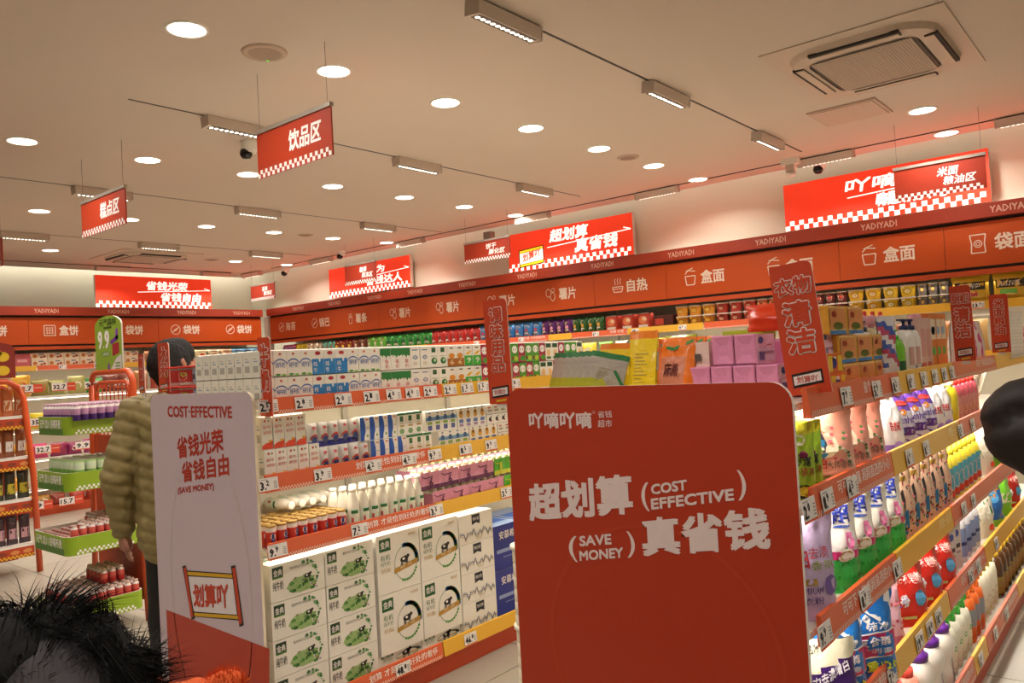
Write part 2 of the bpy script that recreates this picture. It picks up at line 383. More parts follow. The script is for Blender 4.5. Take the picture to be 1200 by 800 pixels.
hang_sign(-1.43, -.87, 6.0, 2.46, 2.68, '米面', '粮油区', 'shaded red hanging sign for rice and oil before the largest wall sign')
hang_sign(-5.59, -4.97, 6.0, 2.525, 2.725, '饼干', '膨化区', 'red hanging sign for biscuits left of the middle wall sign')
hang_sign(-7.57, -7.0, 6.0, 2.50, 2.73, '糖果', '果冻区', 'shaded red hanging sign for sweets and jelly before the far wall sign')
hang_sign(-9.62, -9.05, 6.0, 2.495, 2.70, '坚果', '蜜饯区', 'red hanging sign for nuts hanging near the room corner')

def wall_sign(x0, x1, z0, z1, l1, l2, lab, loc, rz, r1, r2, scroll=False):
    t = thing('wall_sign', lab, 'wall sign', loc, rz)
    w, h = x1-x0, z1-z0
    RE = M('#e03a1c', .5, emit=.5); WE = M('#fff4ea', .5, emit=.85)
    mb = MB(); mb.box(0, 0, 0, w, .05, h, M('#d8cdbd', .5), front=RE); mb.build('light_box', t)
    mb = MB(); mp = fl(0); c = h/11.5
    checker(mb, 0, w, 0, c*1.15, mp, WE, 2)
    mb.text(l1, w*r1[0], h*r1[1], w*r1[2], h*r1[3], WE, mp, .045, skew=.18); mb.text(l2, w*r2[0], h*r2[1], w*r2[2], h*r2[3], WE, mp, .045, skew=.18)
    mb.line([(w*.34, h*.50), (w*.985, h*.62)], h*.025, WE, mp); mb.line([(w*.985, h*.62), (w*.935, h*.685)], h*.03, WE, mp)
    mb.build('lettering', t)
    if scroll:
        mb = MB(); mp2 = lambda u, v: (u, -.0012, v); mp3 = lambda u, v: (u, -.0018, v)
        Y_ = M('#e9c21c', emit=.9); K = M('#1a1008', emit=.02)
        def q(u, v): return (w*(.10+.20*u), h*(.10+.42*v+.05*u))
        mb.poly([q(-.04,-.06), q(1.04,-.06), q(1.04,1.06), q(-.04,1.06)], K, mp2)
        for a, b, m_ in ((0, .14, Y_), (.17, .83, WE), (.86, 1, Y_)): mb.poly([q(0,a), q(1,a), q(1,b), q(0,b)], m_, mp3)
        mb.text('划算吖', w*.125, h*.22, w*.28, h*.42, M('#e2401c', emit=.8), lambda u, v: (u, -.0024, v), .03, rise=.2)
        mb.build('scroll', t)
wall_sign(-9.07, -7.393, 2.51, 2.915, '成为', '省钱达人', 'glowing red wall sign farthest along the long wall, with checkered base', (-9.07, 6.9, 2.51), 0, (.50,.62,.70,.86), (.47,.24,.90,.52))
wall_sign(-5.745, -4.10, 2.495, 2.92, '超划算', '真省钱', 'glowing red wall sign in the middle of the long wall', (-5.745, 6.9, 2.497), 0, (.36,.62,.66,.93), (.56,.27,.88,.60), True)
wall_sign(-2.55, -.98, 2.495, 2.90, '吖嘀吖嘀', '嗨翻購物中心', 'largest glowing red wall sign at right, behind the rice and oil sign', (-2.55, 6.9, 2.497), 0, (.33,.60,.86,.86), (.48,.24,.82,.50))
wall_sign(4.45, 6.08, 2.5, 2.925, '省钱光荣', '省钱自由', 'glowing red wall sign on the left wall', (-10.8, 4.447, 2.50), pi/2, (.41,.58,.77,.86), (.53,.22,.89,.50))
wall_sign(2.2, 3.5, 2.5, 2.925, '超划算', '真省钱', 'glowing red wall sign cut off by the left picture edge', (-10.8, 1.95, 2.50), pi/2, (.36,.60,.6,.88), (.5,.26,.8,.52))

# ================================================================ wall shelving with orange header
FASC = M('#c24c12', .42, var=.03, scale=2); TRIMC = M('#a03418', .5, var=.03); GAPC = M('#20120c', .8)
SHELF = M('#e9e2d4', .4, var=.02); BACKP = M('#d8d0bd', .6, var=.03)
STR = {'o': M('#e0643a', .35, var=.05), 'y': M('#e9b236', .35, var=.05)}
INK2 = M('#f4c9b4', .5)
def price_tag_mesh(txt, w=.088, h=.056, small=False):
    mb = MB(); mb.box(-w/2, -.0012, 0, w/2, 0, h, M('#efe8e2', .5)); mp = fl(-.0012)
    a, b = txt.split('.')
    n = len(a)
    mb.text(a+'.', -w*.42, h*.2, -w*.42+w*.2*n+w*.08, h*.74, BLK, mp, .06, 1)
    if b: mb.text(b, -w*.42+w*.2*n+w*.10, h*.46, -w*.42+w*.2*n+w*.24, h*.82, BLK, mp, .05, 1)
    for k in range(4): mb.rect(w*.26, h*(.22+.14*k), w*.44, h*(.29+.14*k), M('#a39b94'), mp)
    mb.rect(-w*.42, h*.87, -w*.05, h*.9, M('#6b6460'), mp); mb.rect(-w/2, 0, w/2, h*.1, P('#e0602a'), mp)
    return mb.mesh('price_tag')
_tags = {}
def tag_me(t):
    if t not in _tags: _tags[t] = price_tag_mesh(t)
    return _tags[t]
def strip(parent, u0, u1, z0, z1, y, kind, words=None, mascot=False, sc=1, wl=None):
    """price rail segment in the local XZ plane facing -Y"""
    mb = MB(); h = z1-z0; m = STR[kind]
    mb.add([(u0,y,z0),(u1,y,z0),(u1,y-.004+.012,z1),(u0,y-.004+.012,z1),(u0,y+.02,z0),(u1,y+.02,z0),(u1,y+.02,z1),(u0,y+.02,z1)],
           [(0,1,2,3),(3,2,6,7),(0,4,5,1),(0,3,7,4),(1,5,6,2)], [m, P(ORANGE2 if kind == 'o' else '#f0b81e'), WHITEM, m, m])
    mp = lambda u, v: (u, y+.008*(v-z0)/h-.0008, v)
    c = h*.1; n = int((u1-u0-.01)/c)
    if kind == 'o':
        vs = []; fs = []
        for r in range(2):
            for k in range(r, n, 2):
                o = len(vs); x = u0+.005+k*c; vs += [mp(x, z0+h*.02+r*c), mp(x+c, z0+h*.02+r*c), mp(x+c, z0+h*.02+(r+1)*c), mp(x, z0+h*.02+(r+1)*c)]; fs.append((o,o+1,o+2,o+3))
        mb.add(vs, fs, INK2)
    if words:
        wl = wl or len(words)*h*.5
        mb.text(words, u1-.03-wl, z0+h*.42, u1-.03, z0+h*.88, PRN if kind == 'o' else M('#fbe6a8'), mp, .02, 1)
    return mb.build('price_strip', parent)
def tag(parent, u, z0, txt, y=0, sc=1):
    return put(tag_me(txt), 'price_tag', (u, y-.0035, z0), 0, parent=parent, rx=-.12, sc=sc)

def header(root, u0, u1, seams, texts, ybrand, y):
    cuts = [u0]+seams+[u1]
    for a, b in zip(cuts, cuts[1:]):
        mb = MB(); mb.box(a+.002, y, 1.985, b-.002, y+.02, 2.30, FASC); mb.build('header_panel', root)
    mb = MB(); mb.box(u0, y+.01, 1.955, u1, y+.35, 2.33, GAPC); mb.build('header_core', root)
    mb = MB(); mb.box(u0, y-.05, 2.325, u1, y+.4, 2.425, TRIMC); mb.build('top_trim', root)
    mb = MB(); mb.box(u0, y-.005, 1.925, u1, y+.03, 1.962, M('#c04a1e', .4)); mb.build('lower_trim', root)
    mb = MB(); mb.text('YADIYADI', -.13, 2.352, .13, 2.398, M('#d9a892'), fl(y-.05), .03, 1); bm_ = mb.mesh('trim_lettering')
    for u in ybrand: put(bm_, 'trim_lettering', (u, 0, 0), parent=root)
    IC = M('#eed9c6', .5)
    for kind, ic, a, b in texts:
        mb = MB(); mp = fl(y); mb.text(kind, a, 2.09, b, 2.205, IC, mp, .031, 2)
        if ic is not None:
            c = a-.105; r = .06; zc = 2.148
            if ic == 'sq':
                mb.line([(c-r,zc-r),(c+r,zc-r),(c+r,zc+r),(c-r,zc+r),(c-r,zc-r)], .008, IC, mp)
                for q in (-.5, 0, .5): mb.line([(c-r*.7, zc+q*r), (c+r*.7, zc+q*r)], .006, IC, mp); mb.line([(c+q*r, zc-r*.7), (c+q*r, zc+r*.7)], .006, IC, mp)
            elif ic == 'rd':
                mb.ring(c, zc, r*1.1, .008, IC, mp)
                for q in (-.5, 0, .5): mb.line([(c-r*.6+q*.03, zc+q*r*.6-.02), (c+r*.6+q*.03, zc+q*r*.6+.02)], .007, IC, mp)
            elif ic == 'chip':
                mb.ring(c-.03, zc+.02, .035, .007, IC, mp, .045); mb.ring(c+.022, zc-.02, .032, .007, IC, mp, .045); mb.ring(c+.03, zc+.045, .022, .006, IC, mp)
            elif ic == 'cup':
                mb.line([(c-.05,zc+.02),(c+.05,zc+.02),(c+.038,zc-.06),(c-.038,zc-.06),(c-.05,zc+.02)], .009, IC, mp)
                mb.line([(c-.05,zc+.04),(c-.02,zc+.07),(c+.05,zc+.06)], .008, IC, mp); mb.line([(c-.04,zc+.065),(c+.03,zc+.09)], .007, IC, mp)
            elif ic == 'hot':
                mb.line([(c-.06,zc-.0),(c+.06,zc-.0),(c+.045,zc-.05),(c-.045,zc-.05),(c-.06,zc)], .008, IC, mp); mb.line([(c-.06,zc-.02),(c+.06,zc-.02)], .006, IC, mp)
                for q in (-.03, 0, .03): mb.line([(c+q-.005,zc+.02),(c+q+.006,zc+.04),(c+q-.003,zc+.06),(c+q+.008,zc+.08)], .006, IC, mp)
            elif ic == 'bag':
                mb.line([(c-.045,zc-.065),(c+.045,zc-.065),(c+.04,zc),(c+.05,zc+.065),(c-.05,zc+.065),(c-.04,zc),(c-.045,zc-.065)], .008, IC, mp); mb.ring(c, zc, .028, .006, IC, mp); mb.ring(c, zc, .015, .005, IC, mp)
            elif ic == 'fry':
                mb.line([(c-.035,zc+.02),(c+.035,zc+.02),(c+.025,zc-.06),(c-.025,zc-.06),(c-.035,zc+.02)], .008, IC, mp)
                for q in (-.02, 0, .02): mb.line([(c+q,zc+.02),(c+q*1.3,zc+.07)], .008, IC, mp)
        mb.build('header_lettering', root)
def unit(root, u0, u1, y, shelves, uprights):
    mb = MB(); mb.box(u0, y+.4, .02, u1, y+.43, 1.96, BACKP); mb.build('back_panel', root)
    mb = MB(); mb.box(u0, y+.02, 0, u1, y+.4, .10, M('#b8431c', .5)); mb.build('base', root)
    for z in shelves:
        mb = MB(); mb.box(u0, y+.01, z-.025, u1, y+.4, z, SHELF); mb.build('shelf', root)
        mb = MB(); mb.box(u0+.02, y+.06, z-.034, u1-.02, y+.075, z-.026, M('#fff0d8', emit=5)); mb.build('led_strip', root)
    for u in uprights:
        mb = MB(); mb.box(u-.02, y+.36, 0, u+.02, y+.4, 1.96, M('#c9c2b6', .4)); mb.build('upright', root)
# long wall
LW = thing('wall_shelving', 'long wall shelving under an orange header with snack category names', 'wall shelving', (0, 6.5, 0))
header(LW, -9.97, .6, [-8.78, -7.57, -5.96, -4.34, -3.54, -1.99, -1.24, -.4], [('海苔','rd',-9.58,-9.35),('锅巴','rd',-8.8,-8.58),('薯条','fry',-8.03,-7.81),('薯片','chip',-7.2,-7.0),('薯片','chip',-6.39,-6.19),
    ('薯片','chip',-5.58,-5.36),('薯片','chip',-4.77,-4.56),('自热','hot',-3.96,-3.74),('盒面','cup',-3.19,-2.97),('盒面','cup',-2.42,-2.2),('盒面','cup',-1.66,-1.44),('袋面','bag',-.92,-.70)],
    [-9.2,-8.4,-7.59,-6.85,-6.0,-5.14,-4.2,-3.35,-2.52,-1.67,-.8], 0)
unit(LW, -9.95, .6, 0, [1.72, 1.36, 1.0, .65, .3], [-8.78,-7.57,-6.76,-5.96,-5.15,-4.34,-3.54,-2.76,-1.99,-1.24])
mb = MB(); mb.box(-10.07, -.03, 0, -9.98, .06, 2.32, M('#bdb2a4', .5)); mb.build('corner_post', LW)
BW = thing('wall_shelving', 'left wall shelving under an orange header with boxed and bagged biscuits', 'wall shelving', (-10.1, 0, 0), pi/2)
header(BW, 0.2, 6.44, [.4, 1.9, 3.4, 4.92], [('盒饼','sq',2.96,3.18),('盒饼','sq',3.73,3.94),('袋饼','rd',4.5,4.72),('袋饼','rd',5.26,5.49),('袋饼','rd',6.05,6.28)], [1.6,2.6,3.58,4.4,5.29,6.1], 0)
unit(BW, 0.2, 6.44, 0, [1.72, 1.38, 1.0, .66, .32], [1.9, 3.4, 4.92])
for r_, y_ in ((LW, None), (BW, None)):
    pass
for z in (1.89, 1.69, 1.33, .97): lamp_line('shelf_led', (-9.9, 6.57, z-.02), (.5, 6.57, z-.02), P_LED*4, .03, (0, .15, -1))
for z in (1.89, 1.69, 1.35, .97, .63): lamp_line('shelf_led', (-10.17, .3, z-.02), (-10.17, 6.4, z-.02), P_LED*2.5, .03, (-.15, 0, -1))
# ================================================================ product builders (front faces local -Y, base at z=0)
GR, DG, BLUE, NAVY, RED, CRIM, GOLD = '#4f9a3c', '#1f6a34', '#2f7fc0', '#24317a', '#c4321f', '#a82c48', '#c99a3a'
def carton(w, d, h, base, art, bevel=True, top=None):
    mb = MB(); mb.box(-w/2, 0, 0, w/2, d, h, P(base), top=P(top or base), side=P(base))
    mb.rect(-w*.48, -.0002, w*.48, .0012, P('#cfc6b6'), lambda u, v: (u, v, h+.0004))
    mb.add([(-w*.5, d*.44, h), (w*.5, d*.44, h), (w*.5, d*.5, h+.004), (-w*.5, d*.5, h+.004), (-w*.5, d*.56, h), (w*.5, d*.56, h)], [(0,1,2,3),(3,2,5,4)], P(top or base))
    mp = lambda u, v: (u*w, -.0006, v*h)      # u in -.5...5, v in 0..1
    mq = lambda u, v: (u*w, -.0011, v*h)
    art(mb, mp, mq)
    # side face facing the shopper on the near end
    sp = lambda u, v: (-w/2-.0006, d*(.5-u), v*h)
    mb.rect(-.3, .2, .3, .45, P('#b9b4a8'), sp); mb.rect(-.25, .6, .25, .64, P('#8fa5b8'), sp); mb.rect(-.25, .7, .1, .73, P('#a9a49a'), sp)
    return mb.mesh('carton')
def aA(mb, p, q):
    mb.ring(0, .38, .56, .05, P('#2a62b0'), p, .30, 12, .35, pi-.35); mb.text('纯牛奶', -.36, .32, .36, .55, P('#3a6cb4'), q, .02, 1)
    mb.disc(0, .86, .11, P('#c65d4a'), p, .05, 8); mb.disc(-.2, .06, .2, P(GR), p, .05, 8); mb.disc(.25, .04, .18, P('#8bbb58'), p, .05, 8)
def aB(mb, p, q):
    mb.rect(-.5, 0, .5, .62, P('#2b83c6'), p); mb.disc(0, .85, .24, P('#b4313a'), p, .08, 10); mb.disc(.14, .58, .07, PRN, q, .1, 8); mb.text('纯', -.4, .32, -.08, .52, PRN, q, .02, 1); mb.text('牛', -.4, .06, -.08, .27, PRN, q, .02, 1)
def aC(mb, p, q):
    mb.poly([(-.5,.95),(-.5,.62),(-.35,.66),(-.3,.55),(-.2,.66),(0,.6),(.1,.5),(.2,.64),(.4,.58),(.5,.66),(.5,.95)], P('#2d7d3c'), p)
    mb.text('酸', -.05, .28, .3, .46, P('#cf6a5c'), q, 0, 1); mb.text('奶', -.05, .06, .3, .24, P('#cf6a5c'), q, 0, 1)
def aD(mb, p, q):
    mb.rect(-.3, .82, .3, .86, P('#5a6e92'), p); mb.ring(0, .5, .24, .04, P('#6a86b4'), p, .10, 10); mb.text('纯牛奶', -.3, .46, .3, .54, P('#4a66a0'), q, 0, 1); mb.rect(-.22, .15, .22, .3, P('#dfd3bb'), p)
def aE(mb, p, q):
    mb.rect(-.22, .7, .22, .92, P('#27592f'), p); mb.disc(.05, .3, .34, P('#2d6a3c'), p, .16, 10); mb.disc(.12, .33, .16, P('#a9cf9a'), q, .08, 8); mb.rect(-.35, .5, .35, .54, P('#bccdb2'), p)
def aF(mb, p, q):
    mb.rect(-.5, 0, .5, .38, P('#b06a22'), p); mb.disc(0, .5, .36, P('#dd8f2c'), q, .13, 9); mb.text('6', -.25, .08, .25, .32, P('#f3dcae'), q, .02, 1); mb.rect(-.2, .84, .2, .9, P('#5b4a3c'), p)
def aG(mb, p, q):
    mb.rect(-.5, 0, .5, .48, P('#3fae3b'), p); mb.poly([(-.4,.55),(0,.52),(.42,.72),(.1,.7)], P('#e8b322'), q); mb.text('9', -.2, .12, .3, .4, PRN, q, .02, 1); mb.rect(-.2, .84, .2, .9, P('#5b4a3c'), p)
def aH(mb, p, q):
    mb.rect(-.5, 0, .5, 1, P('#a52a44'), p); mb.ring(0, .68, .38, .13, PRN, q, .2, 12); mb.disc(0, .68, .16, PRN, q, .08, 8); mb.disc(.1, .2, .4, P('#4d9a37'), q, .15, 8); mb.disc(-.28, .3, .16, P('#d24a60'), q, .08, 8)
def aI(mb, p, q):
    mb.rect(-.5, 0, .5, 1, P('#4f9a2e'), p); mb.ring(0, .68, .38, .13, PRN, q, .2, 12); mb.disc(0, .68, .16, PRN, q, .08, 8); mb.disc(.15, .2, .3, P('#b6cf3a'), q, .14, 8); mb.disc(-.28, .22, .18, P('#86342e'), q, .08, 8)
def aJ(mb, p, q):
    mb.rect(-.4, .72, .4, .95, P('#24502e'), p); mb.disc(0, .42, .3, P('#eec48a'), p, .2, 10); mb.rect(-.35, .1, .35, .22, P('#35683a'), p)
def aK(mb, p, q):
    mb.disc(-.15, .88, .12, P('#c85a4c'), p, .045, 8); mb.rect(.08, .85, .26, .91, P('#8c8378'), p)
    mb.text('鲜牛', -.36, .62, .36, .74, P('#cf6252'), q, .02, 1); mb.text('高钙奶', -.36, .46, .4, .57, P('#cf6252'), q, .02, 1)
    mb.poly([(-.5,0),(-.5,.1),(-.2,.18),(.1,.2),(.5,.26),(.5,0)], P('#e0472a'), p); mb.disc(.25, .24, .16, P('#e9b23a'), q, .05, 8)
def aM(mb, p, q):
    mb.poly([(-.5,0),(-.5,1),(-.1,1),(.05,.7),(.08,.4),(-.05,.2),(-.1,0)], P('#2358b4'), p); mb.text('纯牛奶', .12, .5, .42, .56, P('#4a6cb0'), q, 0, 1); mb.disc(.25, .2, .1, P('#6aa050'), p, .06, 8); mb.rect(.1, .86, .42, .93, P('#d0887a'), p)
def aN(mb, p, q):
    mb.rect(-.2, .62, .2, .86, P('#33683c'), p); mb.rect(-.24, .38, .3, .46, P('#b99a4a'), p); mb.disc(0, .18, .3, P('#7da36c'), p, .13, 8); mb.rect(-.5, .9, .5, 1, P('#2d7a3e'), p); mb.text('牛奶', -.2, .5, .2, .58, P('#35593a'), q, 0, 1)
def aL(mb, p, q):
    mb.rect(-.5, 0, .5, .3, P('#3a3eb0'), p); mb.ring(0, .3, .4, .09, P('#c8402f'), p, .26, 10, .2, pi-.2); mb.disc(0, .32, .28, P('#3b4a86'), q, .16, 8); mb.rect(-.3, .14, .3, .22, P('#1c1d3a'), q); mb.disc(.05, .8, .2, P('#cc5a60'), p, .06, 8)
C_ = {}
for k, a, w, h, d in (('A',aA,.061,.105,.06),('B',aB,.061,.105,.06),('C',aC,.061,.105,.06),('D',aD,.061,.105,.06),('E',aE,.061,.105,.06),('F',aF,.061,.105,.06),('G',aG,.061,.105,.06),('H',aH,.061,.105,.06),('I',aI,.061,.105,.06),('J',aJ,.061,.105,.06),
                   ('K',aK,.049,.128,.05),('M',aM,.053,.105,.05),('N',aN,.053,.105,.05)):
    C_[k] = carton(w, d, h, '#f1ebdd', a)
DESC = dict(A='white milk carton with a blue arc', B='white and bright blue milk carton', C='white milk carton with ragged green top', D='plain white milk carton with small blue print', E='white carton with dark green label and coconut picture',
    F='white and brown drink carton', G='white drink carton with green base', H='crimson drink carton with white oval', I='leaf green drink carton with white oval', J='cream carton with dark green top label',
    K='tall white milk carton with red base', M='white milk carton with a blue left side', N='white milk carton with green square label', L='silvery milk pouch with blue base and red arc')

# soft bag: closed surface, pattern chosen per face, decals laid on its front
def bag(w, d, h, base, pat=None, art=None, nu=12, nv=14, seed=0, taper=.0, neck=0, crinkle=.006, sealh=.06, back=None, pillow=False, seals=None):
    rnd = random.Random(seed); ox = rnd.uniform(0, 50)
    def half(u, v):
        ue = (u-.5)*2
        if pillow: t = max(0, sin(pi*v))**.55
        else: t = min(1, (1-v)/.55)**.8 if v > .45 else 1-.15*(1-v/.45)
        if v > 1-sealh: t = 0
        if pillow and v < sealh: t = 0
        th = d/2*t*max(0, 1-abs(ue)**2.6)**.5
        ww = w/2*(1-taper*v)*(1-(.10 if pillow else .05)*(1 if .15 < v < .85 else 0)*(1 if not pillow else sin(pi*v)))
        if neck and v > .7: ww *= 1-neck*(v-.7)/.3
        c = noise.noise(Vector((u*5+ox, v*5, seed)))*crinkle*1.6+noise.noise(Vector((u*13+ox, v*9, seed)))*crinkle
        return ue*ww, th, v*h+noise.noise(Vector((u*4+ox, 3, seed)))*crinkle*(1 if v > .8 else .2), c*(1 if abs(ue) < .98 else 0)
    def front(u, v):
        x, t, z, c = half(u, v); return (x, d/2-t-c-.002, z)
    def backf(u, v):
        x, t, z, c = half(u, v); return (x, d/2+t-c*.5+.002, z)
    mb = MB(); base_m = FILM(base) if isinstance(base, str) else base
    pf = (lambda u, v: FILM(pat(u, v)) if isinstance(pat(u, v), str) else pat(u, v)) if pat else base_m
    mb.grid(front, nu, nv, pf); mb.grid(backf, nu//2*1, nv, FILM(back) if back else base_m, flip=True)
    mb.quad([front(0, 0), backf(0, 0), backf(.5, 0), backf(1, 0), front(1, 0), front(.5, 0)], base_m)
    def on(u, v, e=.0025): x, y, z = front(min(1, max(0, u)), min(1, max(0, v))); return (x, y-e, z)
    if art: art(mb, on, lambda u, v: on(u, v, .0036))
    return mb.mesh('bag')
def pillow(w, d, h, base, art=None, pat=None, seed=0): return bag(w, d, h, base, pat, art, 8, 9, seed, pillow=True, crinkle=.004, sealh=.09)
def rnd_label(mb, on, on2, cols, st=None, seed=0):
    r = random.Random(seed)
    for k in range(5): mb.disc(r.uniform(.25, .75), r.uniform(.15, .5), r.uniform(.06, .16), P(r.choice(cols)), on, r.uniform(.04, .09), 8)
    if st: mb.text(st, .22, .58, .78, .76, PRN, on2, .02, 1)
def tub(r0, r1, h, side, lid, art=None, n=18):
    mb = MB(); mb.lathe([(r0*.9, 0), (r0, .006), (r1*.97, h*.88), (r1, h*.88), (r1*1.04, h*.93), (r1*1.04, h), (r1*.9, h)], [P(side)]*3+[P(lid)]*3, n)
    def on(u, v, e=.0012):
        a = -pi/2+u; r = r0+(r1*.97-r0)*v+e; return (r*cos(a), r*sin(a), .006+(h*.88-.006)*v)
    if art: art(mb, on)
    return mb.mesh('tub')

# ================================================================ milk gondola
FRAME = M('#d9d2c2', .45, var=.03); KICK = M('#b8401c', .45, var=.03); INNER = M('#dcd3bb', .6, var=.03)
def gondola(name, lab, x0, x1, y0, y1, faces, shelves, tops, spine, depth_r):
    """faces the aisle at x1 (and x0); built along Y"""
    g = thing(name, lab, 'shop shelving', ((x0+x1)/2, y0, 0))
    cx = (x0+x1)/2; L = y1-y0
    mb = MB(); mb.box(-(x1-x0)/2+.02, .01, 0, (x1-x0)/2-.012, L, .095, KICK); mb.build('kick_base', g)
    mb = MB(); mb.box(-.015, .01, .095, .015, L, spine, INNER); mb.build('spine_panel', g)
    for s in shelves:
        for sg in (-1, 1):
            mb = MB(); a, b = sorted((sg*.015, sg*((x1-x0)/2-.012))); mb.box(a, .01, s-.018, b, L, s, SHELF); mb.build('shelf', g)
            if s > .2:
                xs = sg*((x1-x0)/2-.05); mb = MB(); mb.box(xs-.01, .03, s-.026, xs+.01, L-.03, s-.0185, M('#fff3dc', emit=6)); mb.build('led_strip', g)
    for y in [L*k/3 for k in range(1, 3)]:
        mb = MB(); mb.box(-.03, y-.015, .09, .03, y+.015, spine, M('#bfb7a8', .4)); mb.build('upright', g)
    return g
MX0, MX1, MY0, MY1 = -3.66, -2.77, 1.75, 3.95
mg = gondola('milk_gondola', 'double sided dairy shelving stacked with milk cartons and bottles', MX0, MX1, MY0, MY1, 1, [1.375, 1.065, .795, .125], 0, 1.42, .4)
for z in (1.375, 1.065, .795): lamp_line('shelf_led', (MX1-.09, MY0+.05, z-.03), (MX1-.09, MY1-.05, z-.03), P_LED*(1.7 if z > .9 else .8), .03, (-.15, 0, -1))
def board(parent, w, z0, z1, y, face, back, r=.05, lab=None, th=.012, x0=None):
    """rounded end board in local XZ plane, front at y"""
    mb = MB(); a, b = (-w/2, w/2) if x0 is None else (x0, x0+w)
    o = [(a, z0), (b, z0)]
    for k in range(7): t = pi/2*k/6; o.append((b-r+r*cos(t), z1-r+r*sin(t)))
    for k in range(7): t = pi/2+pi/2*k/6; o.append((a+r+r*cos(t), z1-r+r*sin(t)))
    n = len(o); vs = [(x, y, z) for x, z in o]+[(x, y+th, z) for x, z in o]
    mb.add(vs, [tuple(range(n)), tuple(range(2*n-1, n-1, -1))]+[(i, n+i, n+(i+1) % n, (i+1) % n) for i in range(n)], [face, back]+[back]*n)
    o = mb.build('end_board', parent)
    if lab: o['label'] = lab
    return o
WB = M('#cdb9c0', .55, var=.02); RB = M('#b53211', .5, var=.02, scale=1.5)
cxm = (MX0+MX1)/2
wb = board(mg, .855, .045, 1.432, -.028, WB, M('#efe2c6', .5), .05, 'white printed end board with red slogan lettering')
def qtext(mb, st, BL, BR, TL, mat, f, mp, bold=.03):
    a, b, c = f(*BL), f(*BR), f(*TL); mb.text(st, a[0], a[1], b[0], c[1], mat, mp, bold, 3, 0, (b[1]-a[1])/(b[0]-a[0]))
mb = MB(); mp = lambda u, v: (u, -.0288, v); RI = M('#b4301c', .5)
def wx(px, py): p = hy(px, py, MY0-.028); return (p.x-cxm, p.z)
mb.poly([wx(195, 714), (wx(195,714)[0], .046), (.427, .046), wx(316, 760)], M('#b83a22', .5), mp)
def btext(mb, st, px0, py0, px1, py1, mat, bold=.03, f=wx, mp=mp, skew=0, rise=0, res=2):
    a = f(px0, py1); b = f(px1, py0); mb.text(st, a[0], a[1], b[0], b[1], mat, mp, bold, res, skew, rise)
for st, BL, BR, TL in (('COST·EFFECTIVE',(197,488),(272,489.5),(197,476)),('省钱光荣',(208.5,537),(262,528),(207.5,513)),('省钱自由',(214,565),(268.5,556),(213,542)),('(SAVE MONEY)',(209,580),(251,575),(209,571.5))):
    qtext(mb, st, BL, BR, TL, RI, wx, mp, .035 if len(st) < 5 else .05)
mb.ring((wx(245,690)[0]), wx(245,690)[1], .33, .006, M('#d3bdb6', .5), mp, .62, 40)
mb.build('board_lettering', wb)
mb = MB(); mp2 = lambda u, v: (u, -.0294, v); mp3 = lambda u, v: (u, -.0300, v); mp4 = lambda u, v: (u, -.0306, v)
K_ = M('#1c120c'); YB = M('#d9a414'); RR = M('#c23a1c')
mb.poly([wx(218,668),wx(276,672),wx(283,727),wx(226,722)], K_, mp); mb.poly([wx(221,675),wx(273,678),wx(278,720),wx(227,716)], M('#e6dadb'), mp2)
for q in (((220,669.5),(274,673),(274.5,677),(220.5,673.5)), ((227,717.5),(279,721),(280,725),(227.5,721.5))): mb.poly([wx(*q_) for q_ in q], YB, mp3)
for q in (((214,663),(218,662),(229,724),(225,726)), ((271,663),(276,662),(286,732),(281,734))):
    mb.poly([wx(*q_) for q_ in q], K_, mp3); c = [wx(*q_) for q_ in q]; m_ = (sum(x for x, _ in c)/4, sum(z for _, z in c)/4)
    mb.poly([(m_[0]+(x-m_[0])*.72, m_[1]+(z-m_[1])*.94) for x, z in c], RR, mp4)
qtext(mb, '划算吖', (228,710), (268.5,711), (227,685), RR, wx, mp4, .04)
mb.build('scroll_print', wb)

def lx(y): return y-MY0      # along the gondola
def rail(g, X, Yo, z0, z1, segs, tags, words='划算 才是恰到好处的奢侈', zt=None):
    """price rail on the +X face at world X; segs (y0,y1,kind,words?)"""
    r = put(None, 'price_rail', (X-g.location.x, 0, 0), pi/2, parent=g)
    for a, b, k, wd in segs:
        strip(r, a-Yo, b-Yo, z0, z1, 0, k, wd)
    for y, t in tags: tag(r, y-Yo, z0+(z1-z0)*.06, t)
    return r
def yat(px, X, z):   # y on plane x=X for px near height z
    y = None; lo, hi_ = .5, 9
    for _ in range(40):
        m = (lo+hi_)/2; d = Vector((X, m, z-CAMZ)); u = 600+FPX*d.dot(CR)/d.dot(_f)
        if u < px: lo = m
        else: hi_ = m
    return lo
WD = '划算 才是恰到好处的奢侈'
Ty = lambda px, z: yat(px, MX1+.02, z)
rail(mg, MX1+.012, MY0, 1.337, 1.402, [(1.75, 2.75, 'o', None), (2.75, 2.95, 'y', None), (2.95, MY1, 'y', '省钱 不将就')],
     [(Ty(316,1.36),'2.5'),(Ty(358,1.36),'2.8'),(Ty(404,1.36),'2.0'),(Ty(437,1.36),'2.1'),(Ty(463,1.36),'4.0'),(Ty(485,1.36),'4.0'),(Ty(506,1.36),'2.6'),(Ty(529,1.36),'2.6'),(Ty(549,1.36),'1.5'),(Ty(568,1.36),'1.5'),(Ty(605,1.36),'1.8')])
rail(mg, MX1+.012, MY0, 1.03, 1.10, [(1.75, 2.645, 'o', WD), (2.655, MY1, 'y', '省钱 不将就')],
     [(Ty(316,1.06),'3.2'),(Ty(380,1.06),'3.9'),(Ty(439,1.06),'4.2'),(Ty(481,1.06),'4.2'),(Ty(511,1.06),'9.9'),(Ty(547,1.06),'8.5'),(Ty(577,1.06),'9.9')])
